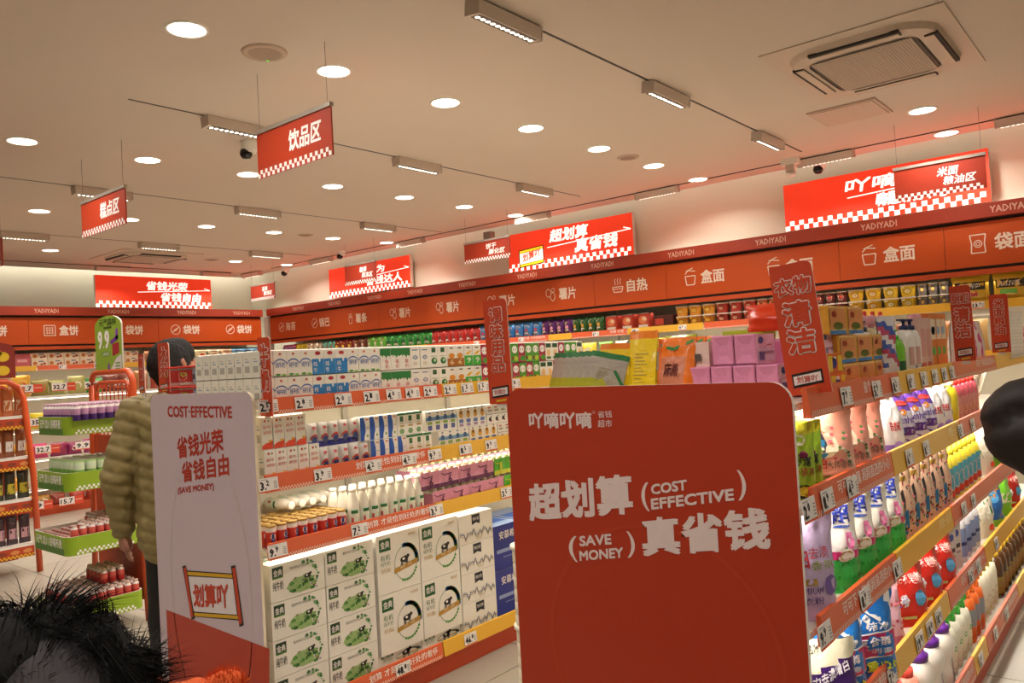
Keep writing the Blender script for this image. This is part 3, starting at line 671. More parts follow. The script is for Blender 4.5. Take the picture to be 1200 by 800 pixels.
rail(mg, MX1+.012, MY0, .765, .83, [(1.75, 2.66, 'o', WD), (2.67, 2.93, 'y', None), (2.93, MY1, 'y', '省钱 不将就')],
     [(Ty(327,.79),'9.9'),(Ty(423,.79),'7.2'),(Ty(513,.79),'3.5'),(Ty(595,.79),'3.5')])
rail(mg, MX1+.012, MY0, .095, .165, [(1.75, 2.66, 'o', WD), (2.67, 3.1, 'y', None), (3.1, MY1, 'y', '省钱')],
     [(Ty(474,.12),'48.8'),(Ty(553,.12),'46.8')])
# rail words on the first rail in view
def row(kinds, y, X, z, dirn, group, anchor, rz=pi/2, cat='milk carton', name='milk_carton', meshes=None, gap=.002, w=None, desc=None, jit=.0, back=0, limit=None):
    """a front row of goods along +Y: kinds = string; labels carry order counted from the anchor"""
    cnt = {}
    for k in kinds:
        ww = (w or (.061 if k in 'ABCDEFGHIJ' else .053 if k in 'MNL' else .049))+gap
        n = cnt.get(k, 0); cnt[k] = n+1
        lab = f'{(desc or DESC)[k]}, {ORD[min(n, 15)]} such {anchor}'
        put((meshes or C_)[k], name, (X+random.uniform(-.002, .002), y+ww/2, z), rz+random.uniform(-jit, jit), lab, cat, group)
        for b in range(back):
            put((meshes or C_)[k], name, (X-.0005-(b+1)*(ww+.002), y+ww/2, z), rz, f'{(desc or DESC)[k]} behind the front one {anchor}', cat, group)
        y += ww
    return y
XF = MX1-.022
T1 = 'AAAABBBAAACCCDDEEFFGGHHIIHIHIJJHIIJ'
row(T1, 1.765, XF, 1.377, 1, 'cartons in the lower layer on top of the dairy shelving', 'in lower top-shelf layer', gap=.0015)
row('AAAABBB'+'AAACCCDDEEFFGGHHIIIHIIHJJHIIJ', 1.765, XF, 1.486, 1, 'cartons in the upper layer on top of the dairy shelving', 'in upper top-shelf layer', gap=.0015)
for b in range(1, 8):      # cartons standing behind the first one, seen over the white board
    for z in (1.377, 1.486): put(C_['A'], 'milk_carton', (XF-.064*b, 1.797, z), pi/2, f'white carton seen edge-on above the white board, {ORD[b-1]} behind the corner, {"upper" if z > 1.4 else "lower"} layer', 'milk carton', 'cartons seen end-on over the white board')
# second shelf
row('KKKKK', 1.765, XF, 1.067, 1, 'tall white milk cartons', 'in lower second-shelf layer', gap=.004)
row('KKKK', 1.765, XF-.012, 1.197, 1, 'tall white milk cartons', 'in upper second-shelf layer', gap=.004)
def aLw(mb, on, on2):
    aL(mb, lambda u, v: on(u+.5, v), lambda u, v: on2(u+.5, v))
C_['L'] = bag(.055, .04, .105, '#d9d4cc', lambda u, v: '#3a3eb0' if v < .3 else '#d9d4cc', aLw, 8, 8, 3, pillow=True, crinkle=.002, sealh=.07)
y = row('LLLLLMMMM', 2.03, XF, 1.067, 1, 'milk pouches and cartons in the lower second-shelf layer', 'in lower second-shelf layer', gap=.002)
row('NNN', y, XF, 1.067, 1, 'green label cartons', 'in lower second-shelf layer')
y = row('LLLLLMMMM', 1.985, XF-.01, 1.174, 1, 'milk pouches and cartons in the upper second-shelf layer', 'in upper second-shelf layer', gap=.002)
row('NNN', y, XF-.01, 1.174, 1, 'green label cartons', 'in upper second-shelf layer')
def multi(kind, w=.215, h=.1, d=.06):
    mb = MB(); mb.box(-w/2, 0, 0, w/2, d, h, P('#ece6d8')); n = 4; mp = lambda u, v: (u, -.0006, v*h); mq = lambda u, v: (u, -.0012, v*h)
    for k in range(n):
        c = -w/2+w*(k+.5)/n; e = w/n
        if kind == 'bear': mb.rect(c-e*.5, .55, c+e*.5, .72, P('#6a9ac0'), mp); mb.disc(c, .68, e*.25, P('#3d5e8a'), mq, .14, 8); mb.rect(c-e*.3, .36, c+e*.3, .5, P('#86a84e'), mp); mb.rect(c-e*.26, .08, c+e*.26, .32, P('#5a5f96'), mp); mb.disc(c, .92, e*.15, P('#46618a'), mp, .04, 6)
        if kind == 'baby': mb.disc(c, .68, e*.28, P('#cf9b3a'), mp, .22, 10); mb.disc(c, .76, e*.14, P('#5b3a22'), mq, .08, 6); mb.rect(c-e*.3, .24, c+e*.3, .42, P('#6074a8'), mp); mb.rect(c-e*.28, .06, c+e*.28, .2, P('#a688a0'), mp); mb.disc(c, .95, e*.18, P('#46618a'), mp, .03, 6)
        if kind == 'cow': mb.rect(c-e*.42, .48, c+e*.45, .51, P('#6a7496'), mp); mb.rect(c-e*.3, .62, c+e*.3, .74, P('#a9a294'), mp); mb.rect(c-e*.28, .8, c+e*.1, .88, P('#c06a58'), mp); mb.disc(c, .22, e*.22, P('#2c2422'), mp, .12, 7); mb.disc(c+e*.2, .36, e*.08, P('#2c2422'), mp, .05, 6); mb.disc(c+e*.18, .12, e*.14, P('#c0605a'), mq, .05, 6)
        mb.rect(-w/2+w*k/n-.0006, 0, -w/2+w*k/n+.0006, 1, P('#bdb5a4'), mp)
    return mb.mesh('carton_multipack')
MU = {k: multi(k) for k in ('bear', 'baby', 'cow')}
DM = dict(bear='four-pack of small milk cartons with blue and green print', baby='four-pack of small milk cartons with yellow ovals', cow='four-pack of small milk cartons with cow print')
for zz, x, y0 in ((1.067, XF, 2.735), (1.169, XF-.012, 2.665)):
    for k in ('bear', 'baby', 'cow'):
        put(MU[k], 'carton_multipack', (x, y0+.11, zz), pi/2, f'{DM[k]} in the {"upper" if zz > 1.1 else "lower"} layer, second shelf', 'milk pack', 'small carton four-packs'); y0 += .222
put(carton(.1, .06, .1, '#c4402c', aK), 'milk_carton', (XF-.012, 3.39, 1.169), pi/2, 'red drink carton at the red board end of the second shelf', 'milk carton')
for k in range(3): put(MU['bear' if k else 'cow'], 'carton_multipack', (MX1-.25, 2.6+.23*k, 1.25 if 0 else 1.067), pi/2, f'pale milk four-pack at the back of the second shelf, {ORD[k]} from the white board', 'milk pack', 'four-packs at the back of the shelf')
# third shelf: bottles
def bottle(prof, mats, capprof=None, capmat=None, n=12, art=None, r=.02, squash=1):
    mb = MB(); mb.lathe(prof, mats, n, squash=squash)
    if art:
        def on(u, v, e=.0008): a = -pi/2+u; return ((r+e)*cos(a), (r+e)*sin(a)*squash, v)
        art(mb, on)
    b = mb.mesh('bottle'); c = None
    if capprof: mb = MB(); mb.lathe(capprof, capmat, n); c = mb.mesh('cap')
    return b, c
def bput(pair, loc, rz, lab, cat, group, name='bottle', sc=1, **k):
    o = put(pair[0], name, loc, rz, lab, cat, group, sc=sc, **k)
    if pair[1]: put(pair[1], 'cap', parent=o)
    return o
def artP(mb, on):
    mb.disc(0, .052, .5, P('#e9e4dc'), on, .012, 8); mb.poly([(-.3,.03),(.3,.03),(.2,.062),(0,.07),(-.2,.062)], P('#2c3f80'), on); mb.rect(-.7,.012,.7,.026,P('#c0402c'),on,6)
MILKW = M('#f0e8d6', .35, var=.02)
redb = bottle([(.018,0),(.0215,.004),(.0215,.07),(.019,.082),(.019,.088)], [MILKW, P('#cf3b2c'), M('#f0ddd2', .35), M('#e9dcc8', .35)], [(.0205,.088),(.0205,.096),(.016,.0975)], M('#c9a25a', .35, .6), 12, artP, .0215)
def artQ(mb, on):
    mb.rect(-1.2, .018, 1.2, .088, P('#dfe8d2'), on, 8); mb.rect(-.6, .068, .6, .082, P('#1f6b38'), lambda u, v: on(u, v, .0014), 4); mb.disc(0, .04, .7, P('#3c8a52'), lambda u, v: on(u, v, .0014), .016, 8); mb.rect(-.6,.03,-.25,.05,P('#c0505a'), lambda u, v: on(u, v, .002))
milkb = bottle([(.022,0),(.026,.005),(.026,.10),(.023,.125),(.016,.148),(.015,.162)], [MILKW]*5, [(.0175,.160),(.0175,.172),(.013,.174)], M('#ece6d6', .4), 12, artQ, .026)
for b in range(6):
    for k in range(8):
        if 8*b+k > 44: continue
        bput(redb, (MX1-.04-.046*b, 1.79+.05*k+.004*(b % 2), .797), pi/2+random.uniform(-.5, .5), f'red yogurt bottle with gold cap, {ORD[k]} from the white board, {ORD[b]} row back', 'yogurt bottle', 'red yogurt bottles with gold caps')
for b in range(3):
    for k in range(8):
        bput(milkb, (MX1-.045-.055*b, 2.21+.056*k-.012*b, .797), pi/2+random.uniform(-.4, .4), f'white milk bottle with green label, {ORD[k]} from red bottles, {ORD[b]} row back', 'milk bottle', 'white bottles with green labels')
for k in range(5):
    bput(milkb, (MX1-.34+.0*k, 1.98+.055*k, .927), 0, f'white bottle lying on its side over the red bottles, {ORD[k]} from white board', 'milk bottle', 'bottles lying on the third shelf', ry=pi/2)
def bpack(w, col, dark, n=5, h=.085, st='6'):
    mb = MB(); d = .10
    for j in range(2):
        for k in range(n):
            mb.lathe([(.022,.0),(.024,.01),(.024,.066),(.017,.078),(.013,.084)], MILKW, 8, cx=-w/2+w*(k+.5)/n, cy=.026+j*.05, z0=0)
            mb.lathe([(.015,.084),(.015,.093),(.011,.094)], M('#e6dcae', .4), 8, cx=-w/2+w*(k+.5)/n, cy=.026+j*.05)
    f_ = lambda u, v: ((u-.5)*w, -.002-.002*sin(u*n*2*pi), v*h)
    mb.grid(f_, 20, 4, lambda u, v: FILM(dark) if v < .25 else FILM(col)); mb.quad([(-w/2,-.001,0),(-w/2,-.001,h*.85),(-w/2,d,h*.85),(-w/2,d,0)], FILM(col)); mb.quad([(w/2,-.001,0),(w/2,d,0),(w/2,d,h*.85),(w/2,-.001,h*.85)], FILM(col))
    for k in range(2): mb.text(st, (k*.5+.2-.5)*w, h*.18, (k*.5+.3-.5)*w, h*.68, P(dark), lambda u, v: (u, -.006, v), .03, 1); mb.line([((k*.5-.48)*w, h*.8), ((k*.5-.4)*w, h*.68), ((k*.5-.2)*w, h*.74)], .004, P(dark), lambda u, v: (u, -.0062, v))
    return mb.mesh('bottle_pack')
pk, gk = bpack(.262, '#dc8fa8', '#5a1448'), bpack(.2, '#58b82a', '#d6d23a', 4, st='果')
for zz, lay in ((.797, 'lower'), (.895, 'upper')):
    y0 = 2.675 if lay == 'lower' else 2.60
    for k in range(2): put(pk, 'bottle_pack', (XF-.0, y0+.132+.266*k, zz), pi/2, f'pink wrapped pack of yogurt bottles, {lay} layer, {ORD[k]} from milk bottles', 'bottle pack', 'pink wrapped bottle packs')
    for k in range(2): put(gk, 'bottle_pack', (XF, y0+.636+.206*k, zz), pi/2, f'green wrapped bottle pack, {lay} layer, {ORD[k]} from the pink packs', 'bottle pack', 'green wrapped bottle packs')
for k in range(4): put(pk, 'bottle_pack', (XF-.15, 2.8+.27*k, .90), pi/2, f'pink bottle pack in the rear rank of the third shelf, {ORD[k]} from the white board', 'bottle pack', 'rear rank of bottle packs')
# bottom: cases of milk
def cow(mb, x, y, s, mp, col='#1d1a18'):
    mb.disc(x, y+.08*s, .36*s, P(col), mp, .2*s, 10); mb.disc(x+.36*s, y+.26*s, .15*s, P(col), mp, .12*s, 7); mb.disc(x+.14*s, y+.16*s, .26*s, P(col), mp, .16*s, 7)
    for q in (-.28, -.18, .16, .26): mb.rect(x+q*s, y-.38*s, x+(q+.06)*s, y, P(col), mp)
    mb.disc(x-.05*s, y+.12*s, .12*s, PRN, lambda u, v: (mp(u, v)[0], mp(u, v)[1]-.0004, mp(u, v)[2]), .09*s, 6)
def case(kind, w, h, d=.30):
    mb = MB(); base = '#ece7dc' if kind != 'blue' else '#232f86'
    mb.box(-w/2, 0, 0, w/2, d, h, P(base), top=P('#e3e0d2' if kind != 'blue' else '#9fb4d8'))
    mp = lambda u, v: (u, -.0006, v); mq = lambda u, v: (u, -.0012, v); mr = lambda u, v: (u, -.0018, v)
    tp = lambda u, v: (u, v, h+.0006)
    r = random.Random(3)
    if kind == 'land':
        mb.rect(-w*.46, h*.62, -w*.27, h*.93, P('#1c3a22'), mp); mb.text('金典', -w*.44, h*.68, -w*.29, h*.86, PRN, mq, .02, 1); mb.rect(-w*.46, h*.62, -w*.27, h*.66, P('#4a7a2a'), mq)
        mb.text('纯牛奶', -w*.46, h*.30, -w*.27, h*.54, P('#4a4540'), mp, .02, 1)
        mb.text('限定呼伦贝尔牧场', -w*.14, h*.76, w*.18, h*.84, P('#35342e'), mp, 0, 1)
        for k in range(26):
            x = r.uniform(-.18, .30); y = r.uniform(.10, .42)
            mb.disc(x*w*.95+.02*w, y*h, w*r.uniform(.02, .05), P(r.choice(['#3f7a30','#5c9440','#7fae58','#2f6428','#8cb46a','#4c8838'])), lambda u, v: (u, -.0009-k*2e-5, v), h*r.uniform(.03, .06), 7)
        mb.poly([(-.22*w,.28*h),(-.16*w,.42*h),(-.05*w,.52*h),(.06*w,.5*h),(.14*w,.56*h),(.26*w,.46*h),(.34*w,.24*h),(.2*w,.1*h),(.02*w,.08*h),(-.12*w,.14*h)], P('#9ab877'), mp)
        for k in range(22):
            t = k/21; a = -.95+t*2.75; cx_, cy_ = .13*w, .46*h; x = cx_+.24*w*cos(a); y = cy_+.42*h*sin(a)
            mb.disc(x+w*r.uniform(-.02,.02), y+h*r.uniform(-.04,.04), w*r.uniform(.012,.035), P(r.choice(['#2f6a3a','#3f7d4c','#56905a','#3d5f8e','#7aa86a'])), lambda u, v: (u, -.0014-k*2e-5, v), h*r.uniform(.02,.06), 5)
        cow(mb, .17*w, .46*h, w*.17, mr); cow(mb, -.06*w, .5*h, w*.05, mr, '#6b3a28'); cow(mb, .08*w, .4*h, w*.05, mr)
        for k in range(5): mb.disc(r.uniform(.2, .36)*w, r.uniform(.12, .3)*h, w*.015, P(r.choice(['#e8e4d0','#d8783a','#4a5aa8'])), mr, h*.025, 6)
        mb.rect(-w*.4, d*.3, w*.3, d*.34, P('#5d8a5a'), tp); mb.rect(-w*.2, d*.5, w*.2, d*.55, P('#9ab48a'), tp)
    if kind == 'wreath':
        mb.rect(-w*.44, h*.72, -w*.18, h*.93, P('#1f5a2c'), mp); mb.text('金典', -w*.41, h*.77, -w*.21, h*.89, PRN, mq, .02, 1)
        mb.text('有机', -w*.42, h*.56, -w*.2, h*.66, P('#5f7a5c'), mp, .02, 1); mb.text('纯牛奶', -w*.42, h*.47, -w*.2, h*.55, P('#5f7a5c'), mp, 0, 1); mb.text('低脂', -w*.42, h*.36, -w*.2, h*.43, P('#c09a4a'), mp, 0, 1)
        mb.ring(w*.16, h*.44, w*.27, w*.012, P('#6a8a6a'), mp, h*.3, 22)
        for k in range(16):
            a = -.1+k*.12; mb.disc(w*.16+w*.27*cos(a), h*.44+h*.3*sin(a), w*.05, P(r.choice(['#2f7a3e','#3a6fa0','#2c5a8e','#c8603a','#4f9a56'])), mq, h*.04, 7)
        for k in range(8): a = -1.9+k*.2; mb.disc(w*.16+w*.27*cos(a), h*.44+h*.3*sin(a), w*.03, P('#5a9a4a'), mq, h*.025, 6)
        cow(mb, w*.12, h*.48, w*.26, mr); mb.poly([(-.12*w,.3*h),(.44*w,.38*h),(.44*w,.46*h),(-.12*w,.38*h)], P('#b88a34'), mr)
        mb.text('有机 · 有机', w*.02, h*.35, w*.3, h*.4, P('#f0e0b8'), lambda u, v: (u, -.0024, v), 0, 1, rise=.1); mb.text('有机典范', w*.24, h*.88, w*.42, h*.93, P('#b88a34'), mp, 0, 1)
        mb.rect(-w*.35, d*.3, w*.3, d*.33, P('#4f7a4c'), tp)
    if kind == 'grey':
        mb.poly([(-.12*w,.95*h),(-.12*w,.6*h),(0,.66*h),(.12*w,.6*h),(.12*w,.95*h)], P('#20242c'), mp); mb.text('特仑苏', -.09*w, .74*h, .09*w, .86*h, PRN, mq, .02, 1)
        pts = [(-.48+.96*k/30, .30+.12*math.sin(k*.9)*math.sin(k*.33)+.05*math.sin(k*2.1)) for k in range(31)]
        for o_, c_, t_ in ((0, '#5a6070', .004), (-.06, '#b8a77a', .003), (.05, '#8b8fa0', .003)): mb.line([(x*w, (y+o_)*h) for x, y in pts], t_, P(c_), mp)
        mb.text('纯牛奶', 0, .06*h, .16*w, .18*h, P('#bfae84'), mp, 0, 1)
    if kind == 'blue':
        mb.text('安慕希', -w*.2, h*.68, w*.3, h*.86, PRN, mp, .02, 1); mb.rect(-w*.3, h*.38, w*.4, h*.46, P('#8fa0cc'), mp); mb.rect(-w*.1, h*.26, w*.3, h*.29, P('#6a78ac'), mp)
        mb.rect(-w*.4, d*.25, w*.4, d*.6, P('#3a6ac0'), tp)
    return mb.mesh('milk_case')
XB = MX1-.045
cl, cw, cg, cb = case('land', .262, .149), case('wreath', .262, .27), case('grey', .255, .147), case('blue', .25, .24)
for c in range(2):
    for r_ in range(4): put(cl, 'milk_case', (XB, 1.91+.268*c, .127+.151*r_), pi/2, f'milk case with meadow picture, {ORD[r_]} from the floor, {"beside" if c == 0 else "one stack from"} the white board', 'milk case', 'meadow picture milk cases')
for c in range(2):
    put(case('wreath', .262, .06) if c == 0 else cl, 'milk_case', (XB-.02, 2.46+.268*c, .127), pi/2, 'half-hidden milk case under the first wreath-picture stack', 'milk case', 'wreath picture milk cases') if c == 0 else None
    for r_ in range(2): put(cw, 'milk_case', (XB, 2.46+.268*c, .19+.272*r_), pi/2, f'tall milk case with round wreath picture, {"bottom" if r_ == 0 else "top"} of the {"first" if c == 0 else "second"} such stack', 'milk case', 'wreath picture milk cases')
put(case('wreath', .262, .06), 'milk_case', (XB-.02, 2.728, .127), pi/2, 'half-hidden milk case under the second wreath-picture stack', 'milk case', 'wreath picture milk cases')
for r_ in range(4): put(cg, 'milk_case', (XB, 2.995, .127+.149*r_), pi/2, f'white milk case with black badge, {ORD[r_]} from the floor', 'milk case', 'black badge milk cases')
for c in range(2):
    for r_ in range(2): put(cb, 'milk_case', (XB-.03, 3.255+.26*c, .127+.242*r_), pi/2, f'navy blue yogurt case, {"bottom" if r_ == 0 else "top"}, {"first" if c == 0 else "second"} stack past the badge cases', 'milk case', 'navy blue cases')
# red tubs over the white board (other side)
def artT(mb, on):
    mb.rect(-1.3, .12, 1.3, .9, P('#b02a20'), on, 10); mb.disc(-.1, .5, .5, P('#f2e6e0'), lambda u, v: on(u, v, .0018), .26, 10); mb.disc(.1, .62, .3, P('#8cc030'), lambda u, v: on(u, v, .0024), .14, 8); mb.disc(.25, .35, .3, P('#c22a26'), lambda u, v: on(u, v, .0024), .18, 8)
rt = tub(.058, .06, .088, '#e7d8d4', '#d83224', artT)
rt2 = tub(.058, .06, .088, '#c9c2cc', '#d83224', lambda mb, on: (mb.rect(-1.2, .15, 1.2, .85, P('#9aa0b8'), on, 8), mb.rect(-.5, .3, .3, .6, P('#3a3a46'), lambda u, v: on(u, v, .002), 3)))
for k in range(3):
    for j in range(2): put(rt2 if k == 2 else rt, 'snack_tub', (MX0+.085+.127*k, 1.83, 1.377+j*.09), -.2 if k != 1 else .3, f'{["red lidded snack tub with white round badge", "red lidded snack tub with fruit picture", "red lidded snack tub with pale label"][k]}, {["lower","upper"][j]} one above the white board', 'snack tub', 'red tubs above the white board')
# ================================================================ laundry gondola behind the red board
LX0, LX1, LY0, LY1 = -1.60, -.70, 1.905, 6.0
lg = gondola('laundry_gondola', 'double sided shelving of laundry goods behind the big red end board', LX0, LX1, LY0, LY1, 1, [1.355, 1.10, .80, .52, .155], 0, 1.40, .4)
for z in (1.355, 1.10, .80, .52): lamp_line('shelf_led', (LX1-.05, LY0+.05, z-.03), (LX1-.05, LY1-.1, z-.03), P_LED*4.6, .03, (-.15, 0, -1))
cxl = (LX0+LX1)/2
rb = board(lg, .895, .02, 1.412, -.035, RB, M('#efe6dc', .4), .055, 'big red printed end board with white slogan lettering', .014)
def rx_(px, py): p = hy(px, py, LY0-.035); return (p.x-cxl, p.z)
rmp = lambda u, v: (u, -.0358, v); WI = M('#e9d3cd', .55)
mb = MB()
for st, BL, BR, TL, bo in (('超划算',(622,609),(741,600),(621.5,569),.05),('COST',(764,579),(805,573.5),(763,568),.06),('EFFECTIVE',(764,596.5),(860,585.5),(763,584.5),.06),('真省钱',(755,650),(902,641),(754,609),.05),
    ('SAVE',(680,639.5),(716.5,637),(680,628.5),.06),('MONEY',(680,656.5),(730.5,652.5),(680,646),.06),('省钱',(701,489.5),(717.5,489),(701,481.5),.02),('超市',(701,500.5),(717.5,500),(701,492),.02)):
    qtext(mb, st, BL, BR, TL, WI, rx_, rmp, bo)
for st, (x0, y0, x1, y1) in (('(',(753,565,759.5,598)),(')',(866,551,873,586)),('(',(668,628,675.5,657)),(')',(736,623,743,653))):
    a = rx_(x0, y1); b = rx_(x1, y0); mb.text(st, a[0], a[1], b[0], b[1], WI, rmp, .02, 4)
# rounded shop wordmark
qtext(mb, '吖嘀吖嘀', (621,501), (693.5,501), (621,484), WI, rx_, rmp, .045)
mb.ring(rx_(696,483)[0], rx_(696,483)[1], .004, .001, WI, rmp)
mb.ring(rx_(770,770)[0], rx_(770,770)[1], .36, .012, M('#ba3815', .5), rmp, None, 48)
mb.build('board_lettering', rb)

TL_ = lambda px, z: yat(px, LX1+.02, z)
WL = '可可下个蒲 超超直选的小心'
def lrail(z0, z1, segs, tags): rail(lg, LX1+.02, LY0, z0, z1, segs, [(TL_(p, (z0+z1)/2), t) for p, t in tags])
lrail(1.318, 1.392, [(1.93, 2.52, 'o', '省个大'), (2.52, 2.76, 'o', None), (2.77, 3.6, 'y', None), (3.61, 4.6, 'o', WL), (4.61, LY1, 'y', None)], [(992,'7.9'),(1028,'5.9'),(1050,'8.2'),(1068,'8.9'),(1083,'6.9'),(1096,'9.9'),(1107,'8.8'),(1116,'5.9')])
lrail(1.075, 1.15, [(1.93, 2.62, 'o', WL), (2.63, 3.65, 'y', '便宜一点点'), (3.66, LY1, 'o', WL)], [(948,'2.0'),(970,'8.9'),(999,'4.5'),(1066,'6.9'),(1086,'8.9'),(1126,'5.5'),(1140,'9.9'),(1160,'7.9')])
lrail(.765, .84, [(1.93, 2.6, 'o', WL), (2.61, 3.4, 'y', '便宜一点点'), (3.41, LY1, 'o', WL)], [(967,'9.9'),(1014,'8.9'),(1052,'8.9'),(1130,'4.9'),(1141,'9.8')])
lrail(.485, .56, [(1.93, 2.52, 'o', WL), (2.53, 3.25, 'y', None), (3.26, 4.0, 'o', WL), (4.01, LY1, 'y', None)], [(1046,'7.5'),(1078,'19.8'),(1090,'18.8'),(1100,'18.8'),(1138,'10.9'),(1147,'9.9'),(1168,'9.8')])
lrail(.12, .195, [(1.93, 3.62, 'o', WL), (3.63, 3.9, 'y', None), (3.91, 4.8, 'o', WL), (4.81, LY1, 'y', None)], [(1150,'5.9'),(1167,'8.9'),(1180,'9.9')])

def flower(mb, on, u, v, s, col, col2='#3f7a3c'):
    for k in range(6): mb.disc(u+s*.6*cos(k*1.05), v+s*.6*sin(k*1.05), s*.45, P(col), lambda a, b: on(a, b, .0026+k*1e-4), s*.4, 6)
    mb.disc(u, v, s*.25, P('#f0d8d0'), lambda a, b: on(a, b, .0035), s*.22, 6); mb.disc(u-s*1.1, v-s*.8, s*.5, P(col2), lambda a, b: on(a, b, .0027), s*.25, 6)
on_ = lambda on: (lambda u, v, e=.0026: on(u, v, e)) 
def LB(w, d, h, base, pat, fn, **k):     # bag whose art gets on(u,v,e)
    def art(mb, on, on2):
        f = lambda u, v, e=.0025: (on(u, v)[0], on(u, v)[1]-(e-.0025), on(u, v)[2]); fn(mb, f)
    return bag(w, d, h, base, pat, art, **k)
def t1(mb, f, st, u0, v0, u1, v1, col, b=.03, **k): mb.text(st, u0, v0, u1, v1, P(col), lambda u, v: f(u, v, .0042), b, 1, **k)
# kinds
b_lime = LB(.085, .03, .20, '#b5c930', lambda u, v: '#8fb82a' if v < .2 or u < .15 else '#d8d23a' if v > .85 else '#a9cc38', lambda mb, f: (mb.disc(.5, .78, .2, P('#efe9d2'), f, .07, 10), mb.disc(.55, .6, .16, P('#7c1f4a'), f, .05, 8), t1(mb, f, '妙潔', .25, .46, .8, .58, '#2a2320'), t1(mb, f, '小鼠净', .15, .34, .9, .44, '#b04a24'), mb.disc(.5, .14, .28, P('#3a4030'), f, .09, 12), mb.disc(.5, .14, .22, P('#e6d23a'), lambda a, b: f(a, b, .0036), .07, 12)), seed=4)
def f_pink(mb, f):
    mb.disc(.55, .28, .34, P('#f2e2c8'), f, .24, 14); mb.disc(.45, .52, .22, P('#f0dcc0'), f, .16, 12)
    mb.poly([(.32,.80),(.40,.86),(.46,.80),(.44,.70),(.50,.55),(.46,.44),(.36,.42),(.38,.58),(.34,.7)], P('#2b2a30'), lambda a, b: f(a, b, .0034)); mb.poly([(.40,.60),(.50,.56),(.52,.42),(.44,.36),(.38,.42)], P('#2f7fb0'), lambda a, b: f(a, b, .0038))
    r = random.Random(5)
    for k in range(16): mb.disc(r.uniform(.2, .85), r.uniform(.3, .75), .03, P(r.choice(['#d8566a','#5a8a48','#3f6e3a','#e07a84','#d8566a'])), lambda a, b: f(a, b, .0034), .018, 6)
    t1(mb, f, '立白', .25, .24, .48, .36, '#c0342c'); t1(mb, f, '大师香氛', .48, .24, .88, .33, '#6a5a4a', .02); mb.rect(.42, .1, .72, .16, P('#7a6a30'), f, 3)
b_pink = LB(.22, .10, .232, '#f6ad96', None, f_pink, taper=.12, seed=9)
b_pink2 = LB(.15, .07, .232, '#f4a892', None, f_pink, taper=.15, seed=19)
b_blue = LB(.15, .07, .225, '#e6e8ea', lambda u, v: '#e8eaec' if v > .35 else '#a9d0e6' if v > .18 else '#3c98cc', lambda mb, f: (t1(mb, f, '蓝月亮', .2, .52, .85, .68, '#2b4f9c'), mb.ring(.55, .72, .28, .02, P('#3c6ab0'), f, .1, 16, 0, 2.4), t1(mb, f, '洗衣液', .4, .36, .8, .42, '#5a78a8', .02)), seed=2)
def f_purple(mb, f):
    mb.rect(.1, .30, .9, .44, P('#5a2a86'), f, 6); t1(mb, f, 'Comfort', .15, .5, .88, .64, '#5c3a8c'); t1(mb, f, '2.1kg', .3, .33, .7, .41, '#e6dcf0', .02); mb.disc(.5, .85, .3, P('#c0392c'), f, .05, 10); mb.disc(.4, .16, .28, P('#8a60c0'), f, .08, 8); mb.disc(.5, .70, .16, P('#d8862c'), f, .06, 8)
b_purp = LB(.125, .07, .20, '#7a55ae', lambda u, v: '#e4dcea' if .42 < v < .75 or v < .28 else '#7048a8', f_purple, neck=.5, seed=6)
b_white = LB(.115, .07, .20, '#ece8e8', lambda u, v: '#8a66c0' if v < .25 else '#ece8e8', lambda mb, f: (t1(mb, f, '洗衣液', .3, .45, .7, .6, '#c0342c'), mb.poly([(.05,.36),(.95,.46),(.95,.38),(.05,.28)], P('#3c62a8'), f), mb.disc(.6, .2, .2, P('#a88ad0'), f, .07, 8)), neck=.55, seed=8)
b_lav = LB(.18, .09, .27, '#c9b3d6', None, lambda mb, f: (t1(mb, f, '立白', .12, .50, .5, .68, '#b8303a'), t1(mb, f, '去渍', .52, .58, .85, .68, '#b8303a', .02), t1(mb, f, '香氛', .52, .48, .9, .56, '#8a9a3a', .02), t1(mb, f, 'PREMIUM', .15, .26, .7, .32, '#4a3c7a', .02), t1(mb, f, '洗衣粉', .2, .16, .7, .23, '#4a3c7a', .02), mb.rect(.1, .34, .6, .40, P('#9a7a34'), f, 3), mb.disc(.85, .32, .12, P('#7a62a8'), f, .1, 8)), seed=11)
def f_super(mb, f):
    t1(mb, f, '超', .3, .70, .74, .87, '#27379a', .05); mb.disc(.5, .665, .2, P('#2b55b8'), f, .012, 10); flower(mb, f, .62, .52, .1, '#e07aa8'); mb.rect(.0, .345, 1, .43, P('#d8347a'), f, 8); mb.disc(.5, .38, .2, P('#f2ead8'), lambda a, b: f(a, b, .004), .07, 14); mb.ring(.5, .38, .15, .02, P('#b08a3a'), lambda a, b: f(a, b, .005), .055, 14)
    r = random.Random(2)
    for k in range(24): mb.disc(.08+.84*((k*5) % 8)/7, .05+.28*(k//8)/2.4, .03, P('#1f9a3a'), f, .02, 5)
b_super = LB(.15, .08, .275, '#efeae0', lambda u, v: '#35b84c' if v < .345 else '#efeae0', f_super, taper=.1, seed=13)
def f_floral(mb, f):
    r = random.Random(15)
    for k in range(46):
        u, v = r.uniform(.06, .94), r.uniform(.05, .9); mb.disc(u, v, r.uniform(.02, .05), P(r.choice(['#c03a44','#8a2a30','#3c5a34','#b04a50','#2c3a2c','#d8707a'])), f, r.uniform(.012, .028), 6)
    mb.poly([(.42,.42),(.55,.44),(.6,.2),(.5,.1),(.42,.14)], P('#2678a8'), lambda a, b: f(a, b, .0036)); mb.poly([(.40,.66),(.5,.7),(.55,.55),(.46,.42),(.38,.5)], P('#2c2c30'), lambda a, b: f(a, b, .0036)); mb.rect(.45, .8, .75, .86, P('#a8843a'), f, 3)
